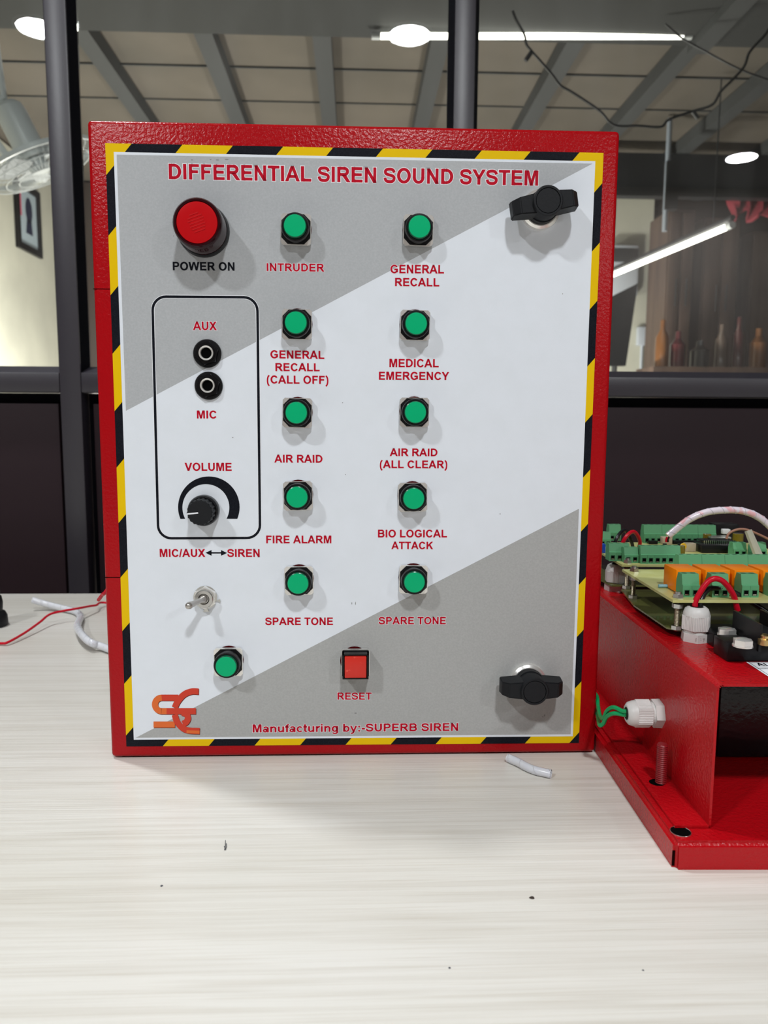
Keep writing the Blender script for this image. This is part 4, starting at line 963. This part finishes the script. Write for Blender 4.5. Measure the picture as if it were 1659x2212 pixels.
b.add([(.0072, .02+.045*math.cos(2*PI*k/16), .05+.07*math.sin(2*PI*k/16)) for k in range(16)], [tuple(range(16))]); b.add([(.0072, -.03, -.08), (.0072, .06, -.08), (.0072, .05, 0), (.0072, -.01, 0)], [(0, 1, 2, 3)]); b.build('dark_figure', NAVY, pic, smooth=None)

# hanging cable with clips
YS = 2.02
def CPT(zx, zy, y=YS): return at(1000+zx/2.517, zy/2.517, 1, y)
b = MB(); b.tube(smooth_path([CPT(270, 60), CPT(290, 110), CPT(335, 190), CPT(345, 240), CPT(375, 280), CPT(480, 400), CPT(530, 465), CPT(590, 500), CPT(740, 600), CPT(820, 680), CPT(950, 684), CPT(1075, 690), CPT(1120, 650), CPT(1250, 605), CPT(1355, 570), CPT(1400, 500), CPT(1470, 430), CPT(1530, 360), CPT(1555, 290), CPT(1600, 235), CPT(1650, 180), CPT(1720, 60)], 5), .0042, 8)
cable = b.build('hanging_cable', GREYB); tag(cable, 'sagging brown string of cable with clips beyond the right pane', 'cable')
for (p, q) in (((375, 280), (340, 330)), ((1250, 605), (1278, 645))):
    b = MB(); b.tube([CPT(*p), CPT(*q)], .007, 8); b.build('clip', GREYB, cable)
b = MB(); b.tube(smooth_path([CPT(1100, 130, 2.3), CPT(1195, 210, 2.3), CPT(1310, 275, 2.3), CPT(1500, 375, 2.3), CPT(1700, 450, 2.3)], 6), .0038, 8)
tag(b.build('hanging_cable', GREYB), 'shorter brown cable crossing behind the sagging string in the right pane', 'cable')

# far right: cupboards, white unit, chair back, switch box, cloth, bottles, pipe
def fbox(name, px0, py0, px1, py1, y, dep, m, label=None, cat=None, r=.004, group=None):
    a = at(px0, py1, 1, y); c = at(px1, py0, 1, y); b = MB(); b.rbox(0, 0, 0, c.x-a.x, dep, c.z-a.z, r)
    o = b.build(name, m, None, Matrix.Translation((a.x, y, a.z)))
    if label: tag(o, label, cat, group)
    return o, a, c
def cupboard(px0, px1, py0, y, label):
    a = at(px0, 790, 1, y); c = at(px1, py0, 1, y); w = c.x-a.x; h = c.z-ZF
    e = empty('tall_cupboard', (a.x, y, ZF)); tag(e, label, 'cupboard')
    b = MB(); b.box(0, .02, 0, w, .30, h); b.build('carcass', BROWN, e, smooth=None)
    for k in range(2):
        b = MB(); b.rbox(w*k/2+.006, 0, .05, w*(k+1)/2-.006, .018, h-.02, .003); d = b.build('door', BROWN, e)
        b = MB(); b.tube([(w/2+(.03 if k else -.03), -.02, h*.75), (w/2+(.03 if k else -.03), -.02, h*.82)], .005, 8); b.build('handle', GREYB, d)
cupboard(1432, 1505, 452, 4.0, 'left brown tall cupboard beyond the right pane')
cupboard(1508, 1602, 470, 4.05, 'middle brown tall cupboard below the end of the slanting tube light')
cupboard(1612, 1760, 500, 4.1, 'right brown tall cupboard at the edge of the right pane')
e = empty('wall_unit', tuple(at(1325, 640, 1, 4.32))); tag(e, 'pale blue-white enamelled wall unit beside the control panel, beyond the glass', 'appliance')
a = at(1318, 640, 1, 4.32); c = at(1384, 528, 1, 4.32); e.location = (a.x, 4.32, a.z)
b = MB(); b.rbox(0, 0, 0, c.x-a.x, .075, c.z-a.z, .02); b.build('casing', PALE, e)
b = MB(); b.rbox(.0, -.004, (c.z-a.z)*.66, (c.x-a.x)*.93, .001, (c.z-a.z)*.92, .002); b.build('dark_vent', GREYB, e)
a = at(1322, 790, 1, 3.6); c = at(1378, 612, 1, 3.6)
b = MB(); b.add([(a.x-.02, 0, 0), (at(1352, 790, 1, 3.6).x, 0, 0), (c.x, 0, c.z-a.z), (a.x-.02, 0, c.z-a.z-.07), (a.x-.02, .04, 0), (at(1352, 790, 1, 3.6).x, .04, 0), (c.x, .04, c.z-a.z), (a.x-.02, .04, c.z-a.z-.07)], [(0, 1, 2, 3), (7, 6, 5, 4), (1, 5, 6, 2), (2, 6, 7, 3), (3, 7, 4, 0), (0, 4, 5, 1)])
o = b.build('chair_back', BLKM, None, Matrix.Translation((0, 3.6, a.z)), smooth=None)
b = MB(); b.tube([(a.x+.02, .02, .01), (a.x+.02, .02, ZF-a.z)], .015, 8); b.tube([(a.x-.1, .02, ZF-a.z+.02), (a.x+.14, .02, ZF-a.z+.02)], .015, 8); b.tube([(a.x+.02, -.15, ZF-a.z+.02), (a.x+.02, .15, ZF-a.z+.02)], .015, 8); b.build('stand', GREYB, o)
tag(o, 'slanted black chair back beyond the glass below the pale wall unit', 'chair')
o, a, c = fbox('switch_box', 1377, 706, 1403, 746, 4.36, .035, PALE, 'small pale switch box on the cream wall beyond the right pane', 'switch')
b = MB(); b.tube([((c.x-a.x)/2, .02, 0), ((c.x-a.x)/2, .02, -.5)], .009, 8); b.build('conduit', PALE, o)
# red cloth draped on the right
a = at(1580, 392, 1, 3.75); b = MB(); vs = []; fs = []; nx, nz = 16, 10; c = at(1665, 470, 1, 3.75)
for j in range(nz+1):
    for i in range(nx+1):
        vs.append(((c.x-a.x)*i/nx, .04*math.sin(i*1.3+j*.4), (c.z-a.z)*(j/nz)*(1+.15*math.sin(i*.9))))
for j in range(nz):
    for i in range(nx): q = j*(nx+1)+i; fs.append((q, q+1, q+nx+2, q+nx+1))
b.add(vs, fs); o = b.build('hanging_cloth', REDC, None, Matrix.Translation(a)); md = o.modifiers.new('s', 'SOLIDIFY'); md.thickness = .01
b = MB(); b.tube([(-.05, 0, 0), (c.x-a.x+.3, 0, 0)], .012, 8); b.tube([(.1, 0, 0), (.1, 0, ZC-.055-a.z)], .006, 6); b.tube([(c.x-a.x+.1, 0, 0), (c.x-a.x+.1, 0, ZC-.055-a.z)], .006, 6); b.build('rail', GREYB, o)
tag(o, 'crimson cloth hanging from a rail at the right edge of the right pane', 'cloth')
# hanging pipe with dark bracket
a = at(1446, 280, 1, 3.3); b = MB(); b.tube([(0, 0, ZC-.003-a.z), (0, 0, at(1452, 500, 1, 3.3).z-a.z)], .012, 10)
o = b.build('hanging_pipe', mat('pipe_grey', (0.35, 0.40, 0.47, 1), .3), None, Matrix.Translation(a))
b = MB(); b.box(-.01, -.02, at(1, 430, 1, 3.3).z-a.z, .05, .02, at(1, 322, 1, 3.3).z-a.z); b.build('bracket', GREYB, o, smooth=None)
tag(o, 'vertical grey pipe with dark bracket hanging from the ceiling in the right pane', 'pipe')
# shelf with bottles in front of the cupboards
za = at(1500, 792, 1, 3.55).z
sh = empty('low_shelf', (at(1412, 790, 1, 3.55).x, 3.55, ZF)); tag(sh, 'low dark shelf in front of the cupboards beyond the right pane', 'shelf')
b = MB(); b.box(0, 0, za-ZF-.03, 1.0, .25, za-ZF); b.build('board', BROWN, sh, smooth=None)
for x in (.03, .95):
    b = MB(); b.box(x, .02, 0, x+.03, .23, za-ZF-.03); b.build('side', BROWN, sh, smooth=None)
BG = [('amber', (0.25, 0.10, 0.03, 1)), ('dark red', (0.10, 0.01, 0.015, 1)), ('dark', (0.02, 0.02, 0.02, 1)), ('smoky', (0.14, 0.10, 0.08, 1)), ('maroon', (0.08, 0.015, 0.015, 1))]
for k, (px, h, r_) in enumerate(((1428, .26, .035), (1462, .20, .04), (1510, .15, .05), (1556, .24, .035), (1592, .28, .03), (1635, .22, .045))):
    x = at(px, 790, 1, 3.66).x; nm, cc = BG[k % 5]
    b = MB(); b.lathe([(0, 0), (r_, 0), (r_, h*.62), (r_*.4, h*.78), (r_*.38, h*.97), (0, h)], 20)
    o = b.build('bottle', mat('bottle_%d' % k, cc, .15, coat=.5), None, Matrix.Translation((x, 3.66, za)))
    tag(o, ['tall amber bottle at the left end of the low shelf beyond the glass', 'squat dark red bottle second from the left on the low shelf', 'short wide dark bottle third from the left on the low shelf', 'smoky brown bottle fourth from the left on the low shelf', 'slim maroon bottle fifth from the left on the low shelf', 'wide amber bottle at the right end of the low shelf'][k], 'bottle', 'bottles on the low shelf beyond the glass')
# added fixtureless fill lamps hidden behind the control panel, brightening the rear room
for (x, y, z, w) in ((-1.05, 3.2, -.10, 1.0), (.75, 3.2, -.10, .72)):
    l = bpy.data.lights.new('rear_fill_light', 'POINT'); l.shadow_soft_size = .12; l.energy = REAR_FILL*w; l.color = (1, .95, .87)
    o = bpy.data.objects.new('rear_fill_light', l); COL.objects.link(o); o.location = (x, y, z)
